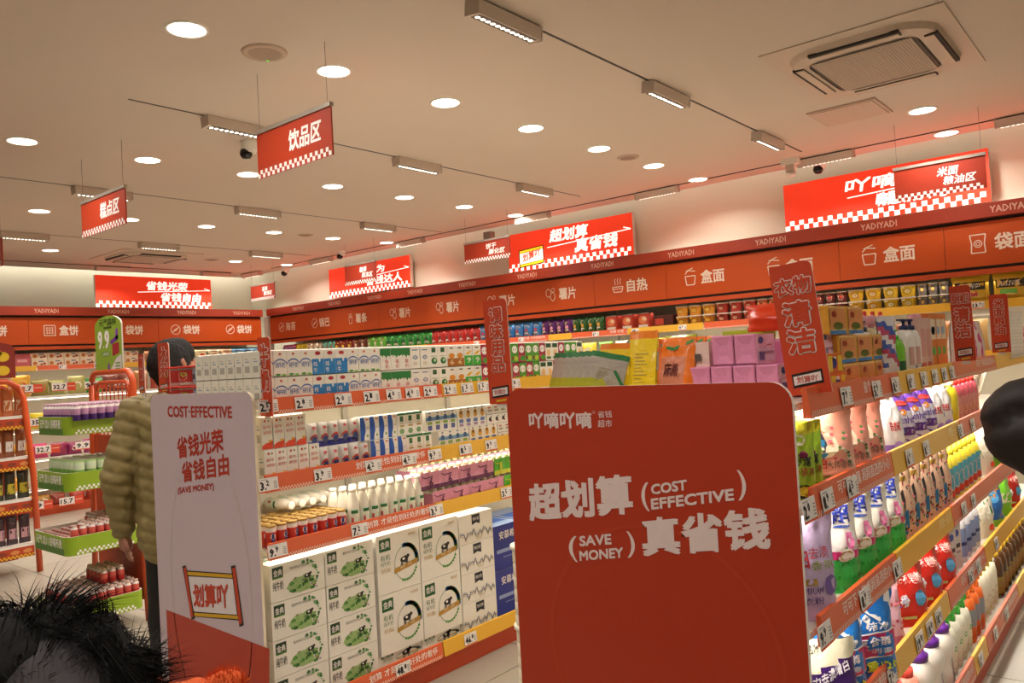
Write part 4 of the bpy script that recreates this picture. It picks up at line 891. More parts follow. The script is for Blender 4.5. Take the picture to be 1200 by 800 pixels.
b_flor = LB(.145, .07, .26, '#cf9c84', lambda u, v: '#eeaa94' if u < .15 else '#dfb89c', f_floral, taper=.1, seed=17)
def f_bags(mb, f):
    mb.poly([(.4,1),(.95,1),(.95,.72),(.75,.62),(.45,.82)], P('#ece6dc'), f); mb.disc(.52, .9, .14, P('#c8342c'), lambda a, b: f(a, b, .0034), .05, 8)
    t1(mb, f, '99', .42, .56, .64, .70, '#f0ece4', .05); t1(mb, f, '洁净', .58, .54, .86, .62, '#f0ece4', .03)
    mb.rect(.18, .25, .97, .50, P('#d03062'), f, 8); t1(mb, f, '复合酶', .4, .38, .85, .47, '#f4e8e6', .03); t1(mb, f, '含消毒', .45, .28, .85, .35, '#f4e8e6', .02); mb.rect(.18, .235, .97, .252, P('#ece6dc'), f, 6); mb.rect(.18, .5, .97, .515, P('#ece6dc'), f, 6)
    t1(mb, f, '净重120', .35, .10, .9, .20, '#d8dc2c', .05)
b_azure = LB(.27, .13, .255, '#1f78c8', None, f_bags, seed=21, crinkle=.010)
b_pinkp = LB(.23, .11, .25, '#e9b0bc', lambda u, v: '#d87888' if v < .12 else '#ecb6c0', lambda mb, f: [mb.disc(random.Random(k).uniform(.1, .9), random.Random(k+50).uniform(.12, .55), .035, P(['#c04a5c','#f2e2e0','#d8707c'][k % 3]), f, .022, 6) for k in range(34)]+[mb.ring(.6, .8, .12, .015, P('#7a6a8a'), f, .07, 10)], seed=23, crinkle=.010)
b_red = LB(.24, .12, .255, '#cf2a20', None, lambda mb, f: (mb.disc(.5, .86, .3, P('#efe4cc'), f, .12, 12), mb.rect(.4, .8, .6, .9, P('#b8b08a'), lambda a, b: f(a, b, .0036), 2), t1(mb, f, '洗衣皂粉', .35, .55, .85, .68, '#f2c8c0', .02), flower(mb, f, .45, .34, .09, '#e9ecf4', '#3a5ac0'), mb.disc(.45, .34, .06, P('#3458c0'), lambda a, b: f(a, b, .005), .035, 8), mb.disc(.72, .36, .09, P('#5aa8d8'), f, .11, 10), mb.rect(.3, .1, .6, .14, P('#c8d48a'), f, 3)), seed=25, crinkle=.010)
b_dark = LB(.17, .11, .21, '#4a2478', lambda u, v: '#efe6c8' if v > .62+.2*u else '#46206e', lambda mb, f: (t1(mb, f, '超洁净护色', .1, .8, .6, .9, '#4a3a3a', .02, rise=.3), t1(mb, f, '强力去渍增白', .05, .45, .8, .56, '#efe6f0', .03, rise=.3), mb.disc(.6, .25, .13, P('#b8d8e8'), f, .14, 10), mb.disc(.78, .3, .1, P('#c8602c'), f, .1, 10)), seed=27)
b_whgr = LB(.2, .11, .25, '#ede6d2', None, lambda mb, f: (mb.poly([(.15,.62),(.75,.72),(.8,.46),(.3,.34)], P('#1d7a44'), f), t1(mb, f, '立白', .3, .46, .68, .62, '#efe6d2', .04), mb.disc(.7, .2, .12, P('#e0502c'), f, .06, 8)), seed=29)
b_bluor = LB(.2, .11, .25, '#1f66b8', lambda u, v: '#e8952c' if abs(v-.3-.6*u) < .06 else '#8ac838' if v < .14 else '#1f68ba', lambda mb, f: mb.disc(.5, .6, .2, P('#5aa8e0'), f, .12, 10), seed=31)
b_green = LB(.2, .11, .25, '#7cc832', None, lambda mb, f: mb.rect(.2, .3, .8, .5, P('#efe8c8'), f, 4), seed=33)
b_ylw = LB(.1, .06, .25, '#e9b02c', lambda u, v: '#efe2c8' if v > .5 else '#dca24a', lambda mb, f: (mb.disc(.5, .4, .3, P('#e08a2c'), f, .08, 8), t1(mb, f, '洗衣凝珠', .2, .2, .8, .3, '#2a6ac0', .02)), seed=35)

def lay(me, y, z, name, lab, cat, grp, tw=-.55, X=None, rx=0, pr=None, sc=1):
    X = (LX1-.03) if X is None else X
    o = put(me, name, (X, y, z), pi/2+tw, lab, cat, grp, rx=rx, sc=sc)
    if pr: put(pr, 'cap', parent=o)
    return o
Z1, Z2, Z3, Z4, Z5 = 1.356, 1.101, .801, .521, .156
BG = 'laundry bag'
# second shelf
for k in range(2): lay(b_lime, 1.985+.055*k, Z2, 'detergent_pouch', f'lime green pouch with white mascot-free print at the red board, {["front","rear"][k]} one'.replace(' with white mascot-free print', ''), 'pouch', 'lime pouches', -.75)
for k, (y, w) in enumerate(((2.19, -.8), (2.36, -.75), (2.52, -.7))): lay(b_pink, y, Z2, 'laundry_bag', f'{["large salmon pink bag beside the lime pouches","salmon pink bag with dancer print, middle of three","salmon pink bag, last before the white moon-blue bag"][k]}', BG, 'salmon pink bags on the second shelf', w, LX1-.035+.0*k)
lay(b_pink2, 2.20, Z2, 'laundry_bag', 'plain salmon bag standing behind the largest pink one', BG, 'salmon pink bags on the second shelf', -.6, LX1-.16)
lay(b_blue, 2.72, Z2, 'refill_pouch', 'white refill pouch fading to blue at its base', 'pouch', None, -.6, LX1-.09)
lay(b_blue, 2.66, Z2, 'refill_pouch', 'white and blue refill pouch standing behind its twin', 'pouch', None, -.5, LX1-.2)
spout = MB(); spout.lathe([(.012,.196),(.012,.206),(.017,.206),(.017,.228),(.012,.230)], M('#efe9e0', .4), 10, cy=.035); sp_me = spout.mesh('cap')
lay(b_white, 2.86, Z2, 'refill_pouch', 'white spouted refill pouch beside the purple ones', 'pouch', 'spouted refill pouches', -.6, pr=sp_me)
for k in range(3): lay(b_purp, 3.0+.17*k, Z2, 'refill_pouch', f'purple spouted softener pouch, {ORD[k]} from the white pouch', 'pouch', 'spouted refill pouches', -.55, pr=sp_me)
for k in range(2): lay(b_white, 3.50+.15*k, Z2, 'refill_pouch', f'white pouch with lilac base, {["nearer to","farther from"][k]} the purple pouches', 'pouch', 'spouted refill pouches', -.5, pr=sp_me)
def sbottle(w, h, col, capc, d=.6, capr=.35, pump=None, neckh=.14, label=None, n=14, mat=None):
    r = w/2; m = mat or M(col, .3, var=.03)
    prof = [(r*.9,0),(r,.008),(r*1.02,h*.3),(r,h*.62),(r*.75,h*.76),(r*capr,h*.80)]
    mb = MB(); mb.lathe(prof, m, n, squash=d)
    if label:
        def on(u, v, e=.001): a = -pi/2+u; return ((r*1.02+e)*cos(a), (r*1.02+e)*sin(a)*d, v*h)
        label(mb, on)
    b = mb.mesh('bottle'); mb = MB(); c = M(capc, .35, var=.03)
    if pump == 'pump':
        mb.lathe([(r*.4,h*.79),(r*.4,h*.86),(r*.15,h*.87),(r*.15,h*.93),(r*.3,h*.94),(r*.3,h*.97)], c, 10); mb.box(-r*.9, -r*.12, h*.945, 0, r*.12, h*.975, c)
    elif pump == 'trigger':
        mb.lathe([(r*.36,h*.78),(r*.36,h*.86),(r*.3,h*.88),(r*.3,h*.94)], c, 10); mb.box(-r*1.2, -r*.28, h*.92, r*.5, r*.28, h*1.02, c); mb.box(-r*.75, -r*.1, h*.82, -r*.6, r*.1, h*.93, c)
    elif pump == 'ball':
        mb.lathe([(r*.3,h*.79),(r*.55,h*.84),(r*.75,h*.9),(r*.7,h*.97),(r*.3,h*1.0)], c, 10)
    else: mb.lathe([(r*capr*1.25,h*.79),(r*capr*1.25,h*.90),(r*capr*.8,h*.905),(r*capr*.8,h*.99),(r*capr*.5,h)], c, 14, squash=d**.3)
    return b, mb.mesh('cap')
def lbot(pair, y, z, lab, cat, grp, X=None, rz=None, name='bottle', sc=1):
    if z == Z5 and sc == 1: sc = (1, 1, .86)
    o = put(pair[0], name, (LX1-.06 if X is None else X, y, z), pi/2-.3 if rz is None else rz, lab, cat, grp, sc=sc)
    put(pair[1], 'cap', parent=o); return o
yb_ = sbottle(.10, .225, '#d8c52a', '#ece6c0', .6)
for k in range(2): lbot(yb_, 3.72+.14*k, Z2, f'yellow bottle with cream cap, {["nearer to","farther from"][k]} the lilac pouch', 'bottle', 'yellow bottles on the second shelf')
pb_ = sbottle(.075, .225, '#b8505c', '#d83c34', .7, label=lambda mb, on: (mb.rect(-.9,.1,.9,.55,P('#c8867c'),on,6), mb.disc(0,.3,.5,P('#d8b43a'),lambda u,v:on(u,v,.002),.08,8)))
for k in range(5): lbot(pb_, 3.98+.095*k, Z2, f'pink bottle with red cap, {ORD[k]} past the yellow bottles', 'bottle', 'pink bottles with red caps')
def brush(i):
    mb = MB(); mb.box(-.045, 0, 0, .045, .03, .24, M('#e9dcc0', .4, var=.08)); mp = fl(); mb.rect(-.045, .03, .045, .07, P(['#3a8ac8','#e0508a','#6ab83a','#2c5ac8','#c8b83a','#b8402c'][i]), mp)
    for k in range(5): mb.box(-.038+.016*k, -.006, .08, -.03+.016*k, 0, .235, M('#f2ead6', .5))
    return mb.mesh('brush_pack')
for i in range(6): put(brush(i), 'brush_pack', (LX1-.12-.015*i, 4.5+.13*i, Z2), pi/2-.3, f'cream wrapped brush pack with {["blue","pink","green","navy","yellow","red"][i]} band', 'brush pack', None, rx=.35)
# third shelf
for k, (y, tw) in enumerate(((1.99, -.75), (2.06, -.65))): lay(b_lav if k == 0 else b_ylw, y+.0*k, Z3, 'laundry_bag', ['lavender powder bag beside the red board', 'narrow cream and yellow pouch behind the lavender bag'][k], BG, None, tw, LX1-.03-(.13 if k else 0))
lay(b_lav, 2.14, Z3, 'laundry_bag', 'second lavender bag, partly behind the first', BG, None, -.6, LX1-.10)
for k in range(4): lay(b_super, 2.27+.165*k, Z3, 'laundry_bag', f'white bag with green base and pink band, {ORD[k]} from the lavender bags', BG, 'white bags with green base', -.6)
for k in range(5): lay(b_flor, 2.92+.15*k, Z3, 'laundry_bag', f'peach floral bag with blue figure, {ORD[k]} from the green-based bags', BG, 'peach floral bags', -.5)
def artyb(mb, on): mb.rect(-1, .08, 1, .6, P('#4fa8c0'), on, 6); mb.disc(0, .35, .5, P('#e4c8b8'), lambda u, v: on(u, v, .002), .14, 8); mb.rect(-.6,.1,.6,.22,P('#c8482c'), lambda u, v: on(u, v, .002), 4)
yc = sbottle(.08, .24, '#e6d23c', '#efdc3a', .65, label=artyb)
for k in range(7): lbot(yc, 3.70+.1*k, Z3, f'yellow bottle with sky blue label, {ORD[k]} past the floral bags', 'bottle', 'yellow and blue bottles')
for k in range(5): lay(b_green if k % 2 else b_whgr, 4.5+.22*k, Z3, 'laundry_bag', f'far green and white bag, {ORD[k]} past the yellow bottles, third shelf', BG, 'far bags on the third shelf', -.4)
# fourth shelf
lay(b_dark, 2.04, Z4, 'laundry_bag', 'dark purple and cream powder bag beside the red board', BG, None, -.8, LX1-.0, rx=-.05)
lay(b_azure, 2.19, Z4, 'laundry_bag', 'bright blue powder bag half hidden behind its twin', BG, 'bright blue powder bags', -.75, LX1-.06)
lay(b_azure, 2.38, Z4, 'laundry_bag', 'bright blue powder bag with magenta banner, in front', BG, 'bright blue powder bags', -.75, LX1-.03)
lay(b_pinkp, 2.64, Z4, 'laundry_bag', 'pale pink speckled powder bag between blue and red bags', BG, None, -.7, LX1-.05, rx=-.1)
for k in range(3): lay(b_red, 2.9+.24*k, Z4, 'laundry_bag', f'red powder bag with cream top, {ORD[k]} from the pink bag', BG, 'red powder bags', -.65, rx=-.12)
def bxx(w, h, d, col, topc, art=None, nm='box'):
    mb = MB(); mb.box(-w/2, 0, 0, w/2, d, h, P(col), top=P(topc)); mp = lambda u, v: (u*w, -.0006, v*h)
    if art: art(mb, mp)
    return mb.mesh(nm)
bb = bxx(.09, .22, .09, '#d8ccc4', '#3450a0', lambda mb, mp: (mb.rect(-.5,.85,.5,1,P('#2a4a9c'),mp), mb.disc(0,.68,.3,P('#3a4a9a'),mp,.07,10), mb.rect(-.35,.4,.35,.48,P('#3a3030'),mp), mb.rect(-.35,.3,.35,.34,P('#9a8a8a'),mp)))
for k in range(2): put(bb, 'soap_box', (LX1-.04, 3.62+.1*k, Z4), pi/2-.2, f'white soap box with navy top, {["nearer","farther"][k]} one past the red bags', 'box', 'white boxes with navy tops')
bl = sbottle(.08, .24, '#d8d4d6', '#2a3c80', .7, label=lambda mb, on: (mb.rect(-.8,.1,.8,.6,P('#8a9cc8'),on,6), mb.rect(-.8,.3,.8,.36,P('#2a3a70'),lambda u,v:on(u,v,.002),6)))
for k in range(4): lbot(bl, 3.86+.1*k, Z4, f'grey-blue bottle, {ORD[k]} past the soap boxes', 'bottle', 'grey-blue bottles')
for k, (me, lab) in enumerate(((b_whgr, 'cream bag with green brand patch near the right edge'), (b_bluor, 'blue bag with orange swoosh near the right edge'), (b_green, 'bright green bag at the right edge'), (b_red, 'red bag farthest along the fourth shelf'))): lay(me, 4.34+.27*k, Z4, 'laundry_bag', lab, BG, None, -.5)
# bottom shelf
co = sbottle(.12, .29, '#dd8f7a', '#d2483c', .7)
for k in range(3): lbot(co, 2.62+.14*k, Z5, f'coral bottle with red cap, {ORD[k]} from the red board', 'bottle', 'coral bottles')
def eggs(mb, on): pass
wp = (lambda: (lambda m: m)(0))()
mb = MB(); mb.lathe([(.055,0),(.062,.01),(.05,.10),(.048,.14),(.066,.19),(.070,.225),(.055,.265),(.035,.285)], M('#efe6da', .3, var=.02), 18, squash=.75); wpb = mb.mesh('bottle')
mb = MB(); mb.lathe([(.042,.28),(.044,.31),(.03,.315),(.026,.345),(.016,.35)], M('#5e1f86', .35), 16, squash=.85); wpc = mb.mesh('cap')
mb = MB(); mb.rect(.35, .02, .85, .17, P('#6a3a96'), lambda u, v: ((.0625-.013*(v > .05))*cos(-pi/2+u), (.0625-.013*(v > .05))*sin(-pi/2+u)*.75, v), 3); wpl = mb.mesh('side_label')
for k in range(3):
    o = lbot((wpb, wpc), 3.02+.17*k, Z5, f'white bulbous bottle with purple cap, {ORD[k]} from the coral bottles', 'bottle', 'white bottles with purple caps', rz=pi/2-.2, sc=(.95, .95, .76), X=LX1-.05); put(wpl, 'side_label', parent=o)
gb = sbottle(.085, .27, '#dcd6c2', '#3f9e34', .7, pump='trigger', label=lambda mb, on: (mb.rect(-.9,.08,.9,.6,P('#e9e2cc'),on,6), mb.disc(0,.2,.5,P('#d8863a'),lambda u,v:on(u,v,.002),.08,8), mb.disc(.2,.45,.3,P('#5aa83a'),lambda u,v:on(u,v,.002),.05,8)))
for k in range(4):
    for j in range(2): lbot(gb, 3.50+.1*k, Z5, f'spray bottle with green head, {ORD[k]} past the purple caps, {["front","rear"][j]} row', 'spray bottle', 'spray bottles with green heads', X=LX1-.055-.1*j)
ob = sbottle(.08, .28, '#e0682a', '#e8752a', .7, pump='trigger', label=lambda mb, on: mb.rect(-.9,.3,.9,.6,P('#8a9098'),on,6))
for k in range(3):
    for j in range(2): lbot(ob, 3.92+.1*k, Z5, f'orange spray bottle, {ORD[k]} past the green heads, {["front","rear"][j]} row', 'spray bottle', 'orange spray bottles', X=LX1-.055-.1*j)
cbm = sbottle(.075, .31, '#e4dcc4', '#e6c42a', .7, label=lambda mb, on: (mb.disc(0,.3,.4,P('#cfc49a'),on,.1,8), mb.disc(.2,.15,.2,P('#d8c03a'),lambda u,v:on(u,v,.002),.04,6)))
for k in range(4): lbot(cbm, 4.24+.095*k, Z5, f'tall cream bottle with yellow cap, {ORD[k]} past the orange ones', 'bottle', 'cream bottles with yellow caps')
oil = sbottle(.09, .30, '#3a2210', '#e0b428', .8, mat=M('#4a2a10', .1, var=.1, coat=.5), label=lambda mb, on: (mb.rect(-.9,.1,.9,.42,P('#8a6a24'),on,6), mb.disc(0,.25,.4,P('#a83a2c'),lambda u,v:on(u,v,.002),.07,6)))
for k in range(9):
    for j in range(2): lbot(oil, 4.66+.115*k, Z5, f'dark cooking oil bottle with yellow cap, {ORD[k]} along the bottom shelf, {["front","rear"][j]} row', 'oil bottle', 'dark oil bottles', X=LX1-.06-.11*j)
# top shelf of the laundry side
def softbox(w, h, d, col, side=None, art=None, crease=True):
    mb = MB(); c = FILM(col); r = .006
    mb.box(-w/2+.001, .001, .001, w/2-.001, d, h-.001, c, front=c, side=FILM(side) if side else c)
    fr = [(-w/2, 0), (w/2, 0), (w/2, h), (-w/2, h)]
    ring = [(x*.9, -.004, h/2+(z-h/2)*.9) for x, z in fr]; ctr = (0, .004, h/2)
    if crease:
        mb.add([(x, 0, z) for x, z in fr]+ring+[ctr], [(0,1,5,4),(1,2,6,5),(2,3,7,6),(3,0,4,7),(4,5,8),(5,6,8),(6,7,8),(7,4,8)], c)
    if art: art(mb, lambda u, v: (w/2+.0006, d*u, v*h), lambda u, v: (u*w, -.0046, v*h))
    return mb.mesh('tissue_pack')
def tart(mb, sp, fp):
    mb.rect(.06, .1, .94, .5, P('#e9c8d8'), sp); mb.rect(.1, .12, .4, .4, P('#8a7ac0'), sp); mb.disc(.25, .78, .12, P('#2c4a9a'), sp, .12, 8); mb.rect(.4, .3, .9, .42, P('#c8345a'), sp); mb.rect(.55, .6, .8, .64, P('#c8705a'), sp)
tp_ = softbox(.062, .082, .13, '#ec96bc', '#f4bcd4', tart)
tw_ = softbox(.066, .09, .13, '#fcd8cc', '#fcdcd2', lambda mb, sp, fp: mb.rect(-.15, .4, .15, .62, P('#6a5a52'), fp), crease=False)
ZT = 1.357
for k in range(4): put(tp_, 'tissue_pack', (-1.018+.065*k, 2.03, ZT+.012), .0, f'pink tissue pack, lower layer, {ORD[k]} from the pale packs', 'tissue pack', 'pink tissue packs')
for k in range(2): put(tp_, 'tissue_pack', (-.957+.065*k+.01, 2.035, ZT+.096), .0, f'pink tissue pack, upper layer, {ORD[k]} from the pale packs', 'tissue pack', 'pink tissue packs')
for k in range(3): put(tp_, 'tissue_pack', (-.80+.0*k, 2.16+.14*k, ZT+.096), .0, f'pink tissue pack showing its printed side, {ORD[k]} behind the upper layer', 'tissue pack', 'pink tissue packs')
for k in range(3): put(tp_, 'tissue_pack', (-.80+.0*k, 2.16+.14*k, ZT+.012), .0, f'pink tissue pack showing its printed side, {ORD[k]} behind the lower layer', 'tissue pack', 'pink tissue packs')
for k in range(2): put(tw_, 'tissue_pack', (-1.095+.069*k, 2.045, ZT+.075), .0, f'pale pink square tissue pack, {["left","right"][k]} one of the upper pair', 'tissue pack', 'pale pink packs')
put(tw_, 'tissue_pack', (-1.075, 2.045, ZT-.016+.001), 0, 'pale pink square tissue pack under the upper pair', 'tissue pack', 'pale pink packs')
op = bag(.2, .12, .12, M('#f0441c', .25, var=.05, bump=.4, coat=.4), seed=41, pillow=True)
p = hy(902, 387, 2.32); put(bag(.17, .12, .085, M('#f0441c', .25, var=.05, bump=.4, coat=.4), seed=41, sealh=.02), 'tissue_bag', (p.x, 2.32, 1.545), .1, 'glossy orange-red wrapped pack on top of the pink packs', 'tissue pack')
put(softbox(.17, .16, .12, '#d27aa2'), 'tissue_pack', (p.x, 2.33, 1.36), 0, 'large pink tissue pack under the orange-red one', 'tissue pack')
def soap(c1, c2): return bxx(.075, .055, .045, c1, c2, lambda mb, mp: (mb.disc(-.1,.5,.25,P('#3a3a86'),mp,.3,8), mb.rect(.2,.1,.48,.9,P('#e9c83a'),mp), mb.disc(0,.75,.15,P('#efe2d0'),mp,.12,6)), 'soap_box')
so = soap('#e06a2a', '#e9c83a')
for j in range(2):
    for k in range(2):
        for l_ in range(2 if j == 0 else 3): put(so, 'soap_box', (LX1-.03-.006*l_, 2.22+.082*k, ZT+.0 + (.056*l_ if j == 0 else 0)) if j == 0 else (LX1-.085, 2.22+.082*k, ZT+.056*l_), pi/2-.25, f'small orange soap box, {ORD[l_]} up, {["front","rear"][j]} stack {ORD[k]} past the laundry sign', 'soap box', 'orange soap boxes')
yp = softbox(.1, .085, .16, '#e8ac3a', '#e8b85a', lambda mb, sp, fp: (mb.rect(.05,.2,.95,.9,P('#d88a4a'),sp), mb.disc(.5,.3,.3,P('#4a9a3a'),sp,.14,8), mb.rect(.05,.02,.95,.14,P('#2a7ac0'),sp), mb.disc(.3,.7,.15,P('#d84a3a'),sp,.12,8)))
for k in range(2): put(yp, 'tissue_pack', (LX1-.10, 2.32+.17*k, ZT+.165), 0, f'amber wrapped pack with fruit print, {["nearer","farther"][k]} one on top', 'tissue pack', 'amber packs')
for k in range(3):
    put(yp, 'tissue_pack', (LX1-.10, 2.40+.165*k, ZT+.078), 0, f'amber wrapped pack, middle layer, {ORD[k]} along', 'tissue pack', 'amber packs'); put(yp, 'tissue_pack', (LX1-.10, 2.42+.165*k, ZT-.008), 0, f'amber wrapped pack, bottom layer, {ORD[k]} along', 'tissue pack', 'amber packs')
lay(bag(.09, .03, .22, '#e2dcdc', lambda u, v: ['#e2dcdc','#c04a6a','#4a62b0'][int(v*9+u*2) % 3] if .2 < v < .9 else '#e2dcdc', seed=43), 2.87, ZT, 'refill_pouch', 'slim white pouch with coloured patches beside the pump bottles', 'pouch', None, -.4)
gp = sbottle(.075, .19, '#9aa066', '#37c02c', .75, pump='pump', mat=M('#a89f6a', .15, var=.05, coat=.3), label=lambda mb, on: (mb.rect(-.8,.05,.8,.35,P('#e0ddb8'),on,6),))
gp2 = sbottle(.08, .18, '#6fc03a', '#3fc82f', .75, pump='pump', mat=M('#7cc83c', .15, var=.05), label=lambda mb, on: (mb.rect(-.8,.05,.8,.35,P('#1f5a34'),on,6),))
lbot(gp, 2.93, ZT, 'olive pump bottle with bright green head', 'pump bottle', None); lbot(gp2, 3.04, ZT, 'green pump bottle with dark label', 'pump bottle', None)
np_ = sbottle(.085, .22, '#e9e4dc', '#1f2a5a', .75, pump='pump', label=lambda mb, on: (mb.rect(-.5,.2,.1,.5,P('#c8a09a'),on,4), mb.rect(.2,.1,.6,.2,P('#3a4a8a'),on,4)))
for k in range(4): lbot(np_, (2.98, 3.10, 3.18, 3.27)[k], ZT, f'white lotion bottle with navy pump, {ORD[k]} along the top shelf', 'pump bottle', 'white bottles with navy pumps', X=LX1-(.15 if k < 1 else .06+.03*(k == 1)))
pom = sbottle(.07, .24, '#c8b890', '#d89aa4', .8, pump='ball', mat=M('#cfc39a', .15, var=.05))
for k in range(7): lbot(pom, 2.88+.13*k, ZT, f'clear bottle with round pink cap, {ORD[k]} behind the pump bottles', 'bottle', 'clear bottles with pink caps', X=LX1-.2 if k < 5 else LX1-.1)
rcap = sbottle(.07, .27, '#cfc8c0', '#d83a24', .8)
for k in range(10): lbot(rcap, 2.75+.12*k, ZT, f'pale bottle with {["red","yellow"][k % 2]} cap in the rear rank, {ORD[k]} along', 'bottle', 'rear bottles with bright caps', X=LX1-.31)
bxp = bxx(.06, .22, .05, '#dcb8ac', '#e6c8bc', lambda mb, mp: (mb.rect(-.3,.3,.3,.8,P('#d8a098'),mp), mb.rect(-.3,.1,.3,.2,P('#c86a5a'),mp)))
for k in range(2): put(bxp, 'box', (LX1-.05, 3.42+.09*k, ZT), pi/2-.2, f'slim pink carton box, {["nearer","farther"][k]} one before the kitchen sign', 'box', 'slim pink boxes')
bxo = bxx(.07, .24, .06, '#e0843a', '#e6c23a', lambda mb, mp: (mb.rect(-.4,.55,.4,.9,P('#e9d6b8'),mp), mb.disc(0,.7,.25,P('#3a9ac8'),mp,.08,8), mb.disc(0,.35,.25,P('#6ab04a'),mp,.08,8)))
for k in range(3): put(bxo, 'box', (LX1-.05, 3.60+.09*k, ZT), pi/2-.2, f'orange refill box with cream panel, {ORD[k]} beside the kitchen sign', 'box', 'orange refill boxes')
for k in range(4): lay(bag(.11, .05, .21, '#eadfd8', lambda u, v: '#d04a8a' if abs(u-.6+v*.3) < .07 else '#eadfd8', seed=50, neck=.4), 4.05+.16*k, ZT, 'refill_pouch', f'white pouch with magenta flash, {ORD[k]} past the kitchen sign', 'pouch', 'white and magenta pouches', -.3)
mb = MB()
for k in range(14): mb.box(-.24, -.006+0, .012*k*1.6, .24, -.003, .012*k*1.6+.004, WHITEM)
for k in range(26): mb.box(-.24+.0192*k, -.006, 0, -.24+.0192*k+.003, -.003, .26, WHITEM)
mb.box(-.25, -.004, .255, .25, .28, .262, WHITEM); mb.box(-.25, -.004, 0, .25, .28, .004, WHITEM)
mb.build('wire_basket', None, (LX1+.02, 5.3, ZT), pi/2, 'white wire mesh basket at the far end of the top shelf', 'basket')
# ---- goods on the seasoning side, seen over the red board
def flat(w, h, bands, seed, nz=.003):
    def pat(u, v):
        for t, c in bands:
            if v <= t: return c
        return bands[-1][1]
    return bag(w, .02, h, bands[0][1], pat, lambda mb, on, on2: [mb.line([(.25+.0*k, .3+.045*k), (.75-.1*((k*7) % 3), .3+.045*k)], .009, P('#a08c4a'), on) for k in range(10)], 6, 10, seed, crinkle=nz, sealh=.04)
grey = flat(.125, .165, [(.52, '#b0ac2c'), (.86, '#b0a598'), (1, '#2f7a44')], 60)
yel = flat(.12, .195, [(.85, '#f8d01c'), (1, '#f8861c')], 61)
yel2 = flat(.095, .235, [(.9, '#fad21e'), (1, '#f8861c')], 62)
for k in range(9):
    Y_ = 2.10-.017*k; p = hy(646+8*k, 440, Y_); put(grey, 'seasoning_pouch', (max(p.x-.03, -1.535), Y_, 1.345), .12, f'grey seasoning pouch with green top, {ORD[k]} from the left', 'pouch', 'grey seasoning pouches', ry=.22, rx=-.12)
p = hy(706, 452, 1.955); put(grey, 'seasoning_pouch', (p.x-.03, 1.955, 1.385), .3, 'grey seasoning pouch slumped in front of the row', 'pouch', None, ry=1.15, sc=.55)
for k in range(3):
    p = hy(711+9*k, 440, 2.16); put(yel, 'seasoning_pouch', (p.x, 2.18-.03*k, 1.345), .1, f'yellow seasoning bag with orange top, {ORD[k]} beside the grey pouches', 'pouch', 'yellow seasoning bags', ry=.04, rx=-.2)
p = hy(751, 446, 2.0); put(yel2, 'seasoning_pouch', (p.x, 1.98, 1.335), 0, 'tallest yellow seasoning bag in front', 'pouch', None, rx=-.2)
for k in range(4):
    p = hy(655+26*k, 410, 2.45); put(yel, 'seasoning_pouch', (max(p.x, -1.5+.09*k), 2.45-.03*k, 1.325), .1, f'yellow bag with orange top in the rear rank, {ORD[k]} from the left', 'pouch', 'rear yellow seasoning bags', rx=-.2)
ora = bag(.13, .06, .2, '#f06a1e', lambda u, v: '#e08a68' if .2 < u < .8 and .12 < v < .68 else '#fa7e22', lambda mb, on, on2: (mb.text('麻辣', .3, .42, .7, .62, P('#7a2c20'), on, .03, 1), mb.line([(.1,.9),(.5,.82),(.95,.95)], .05, P('#3f8a3a'), on2)), seed=64)
for k in range(3):
    p = hy(783+11*k, 446, 2.0+.05*k); put(ora, 'snack_bag', (p.x, 2.0+.05*k, 1.345), -.1-.2*k, f'orange snack bag with clear window, {ORD[k]} from the left', 'snack bag', 'orange snack bags', rx=-.15)
for k, (px, col, lab) in enumerate(((786, '#c2c82c', 'yellow-green pack behind the orange bags'), (815, '#2a62c0', 'crumpled blue bag behind the pale packs'), (838, '#2468c4', 'second blue bag behind the pale packs'), (862, '#bcc42e', 'yellow-green pack behind the pink packs'), (852, '#7a2c1c', 'dark red bag tucked behind the pink packs'))):
    Y_ = 2.32 if k != 0 else 2.5; p = hy(px, 440, Y_); put(pillow(.17, .07, .215 if k in (0, 3) else .19, col, seed=70+k), 'snack_bag', (p.x, Y_+.03*k, 1.345), .2*(k-2), lab, 'snack bag', None, rx=-.1)
put(bag(.16, .03, .2, M('#b9b6b0', .2, .4), seed=66), 'snack_bag', (-1.5, 2.35, 1.38), 0, 'silver pouch lying behind the seasoning bags', 'snack bag', ry=.75)
for k in range(6):
    mb = MB(); z = .0
    for j in range(6): mb.lathe([(.05,z),(.052,z+.005),(.052,z+.036),(.047,z+.04)], M('#ece0c4', .5, var=.04), 16, squash=.9); z += .04
    mb.lathe([(.05,z),(.056,z+.004),(.056,z+.016)], M('#f2e8d2', .5), 16) 
    if k == 0: cst = mb.mesh('cup_stack')
    break
for zz in (.10, .35, .60): put(cst, 'cup_stack', (-1.60, 1.935, zz+.06), 0, f'cream stack of paper cups past the red board edge, {["bottom","middle","top"][[.10,.35,.60].index(zz)]} one', 'paper cups', 'cream cup stacks')

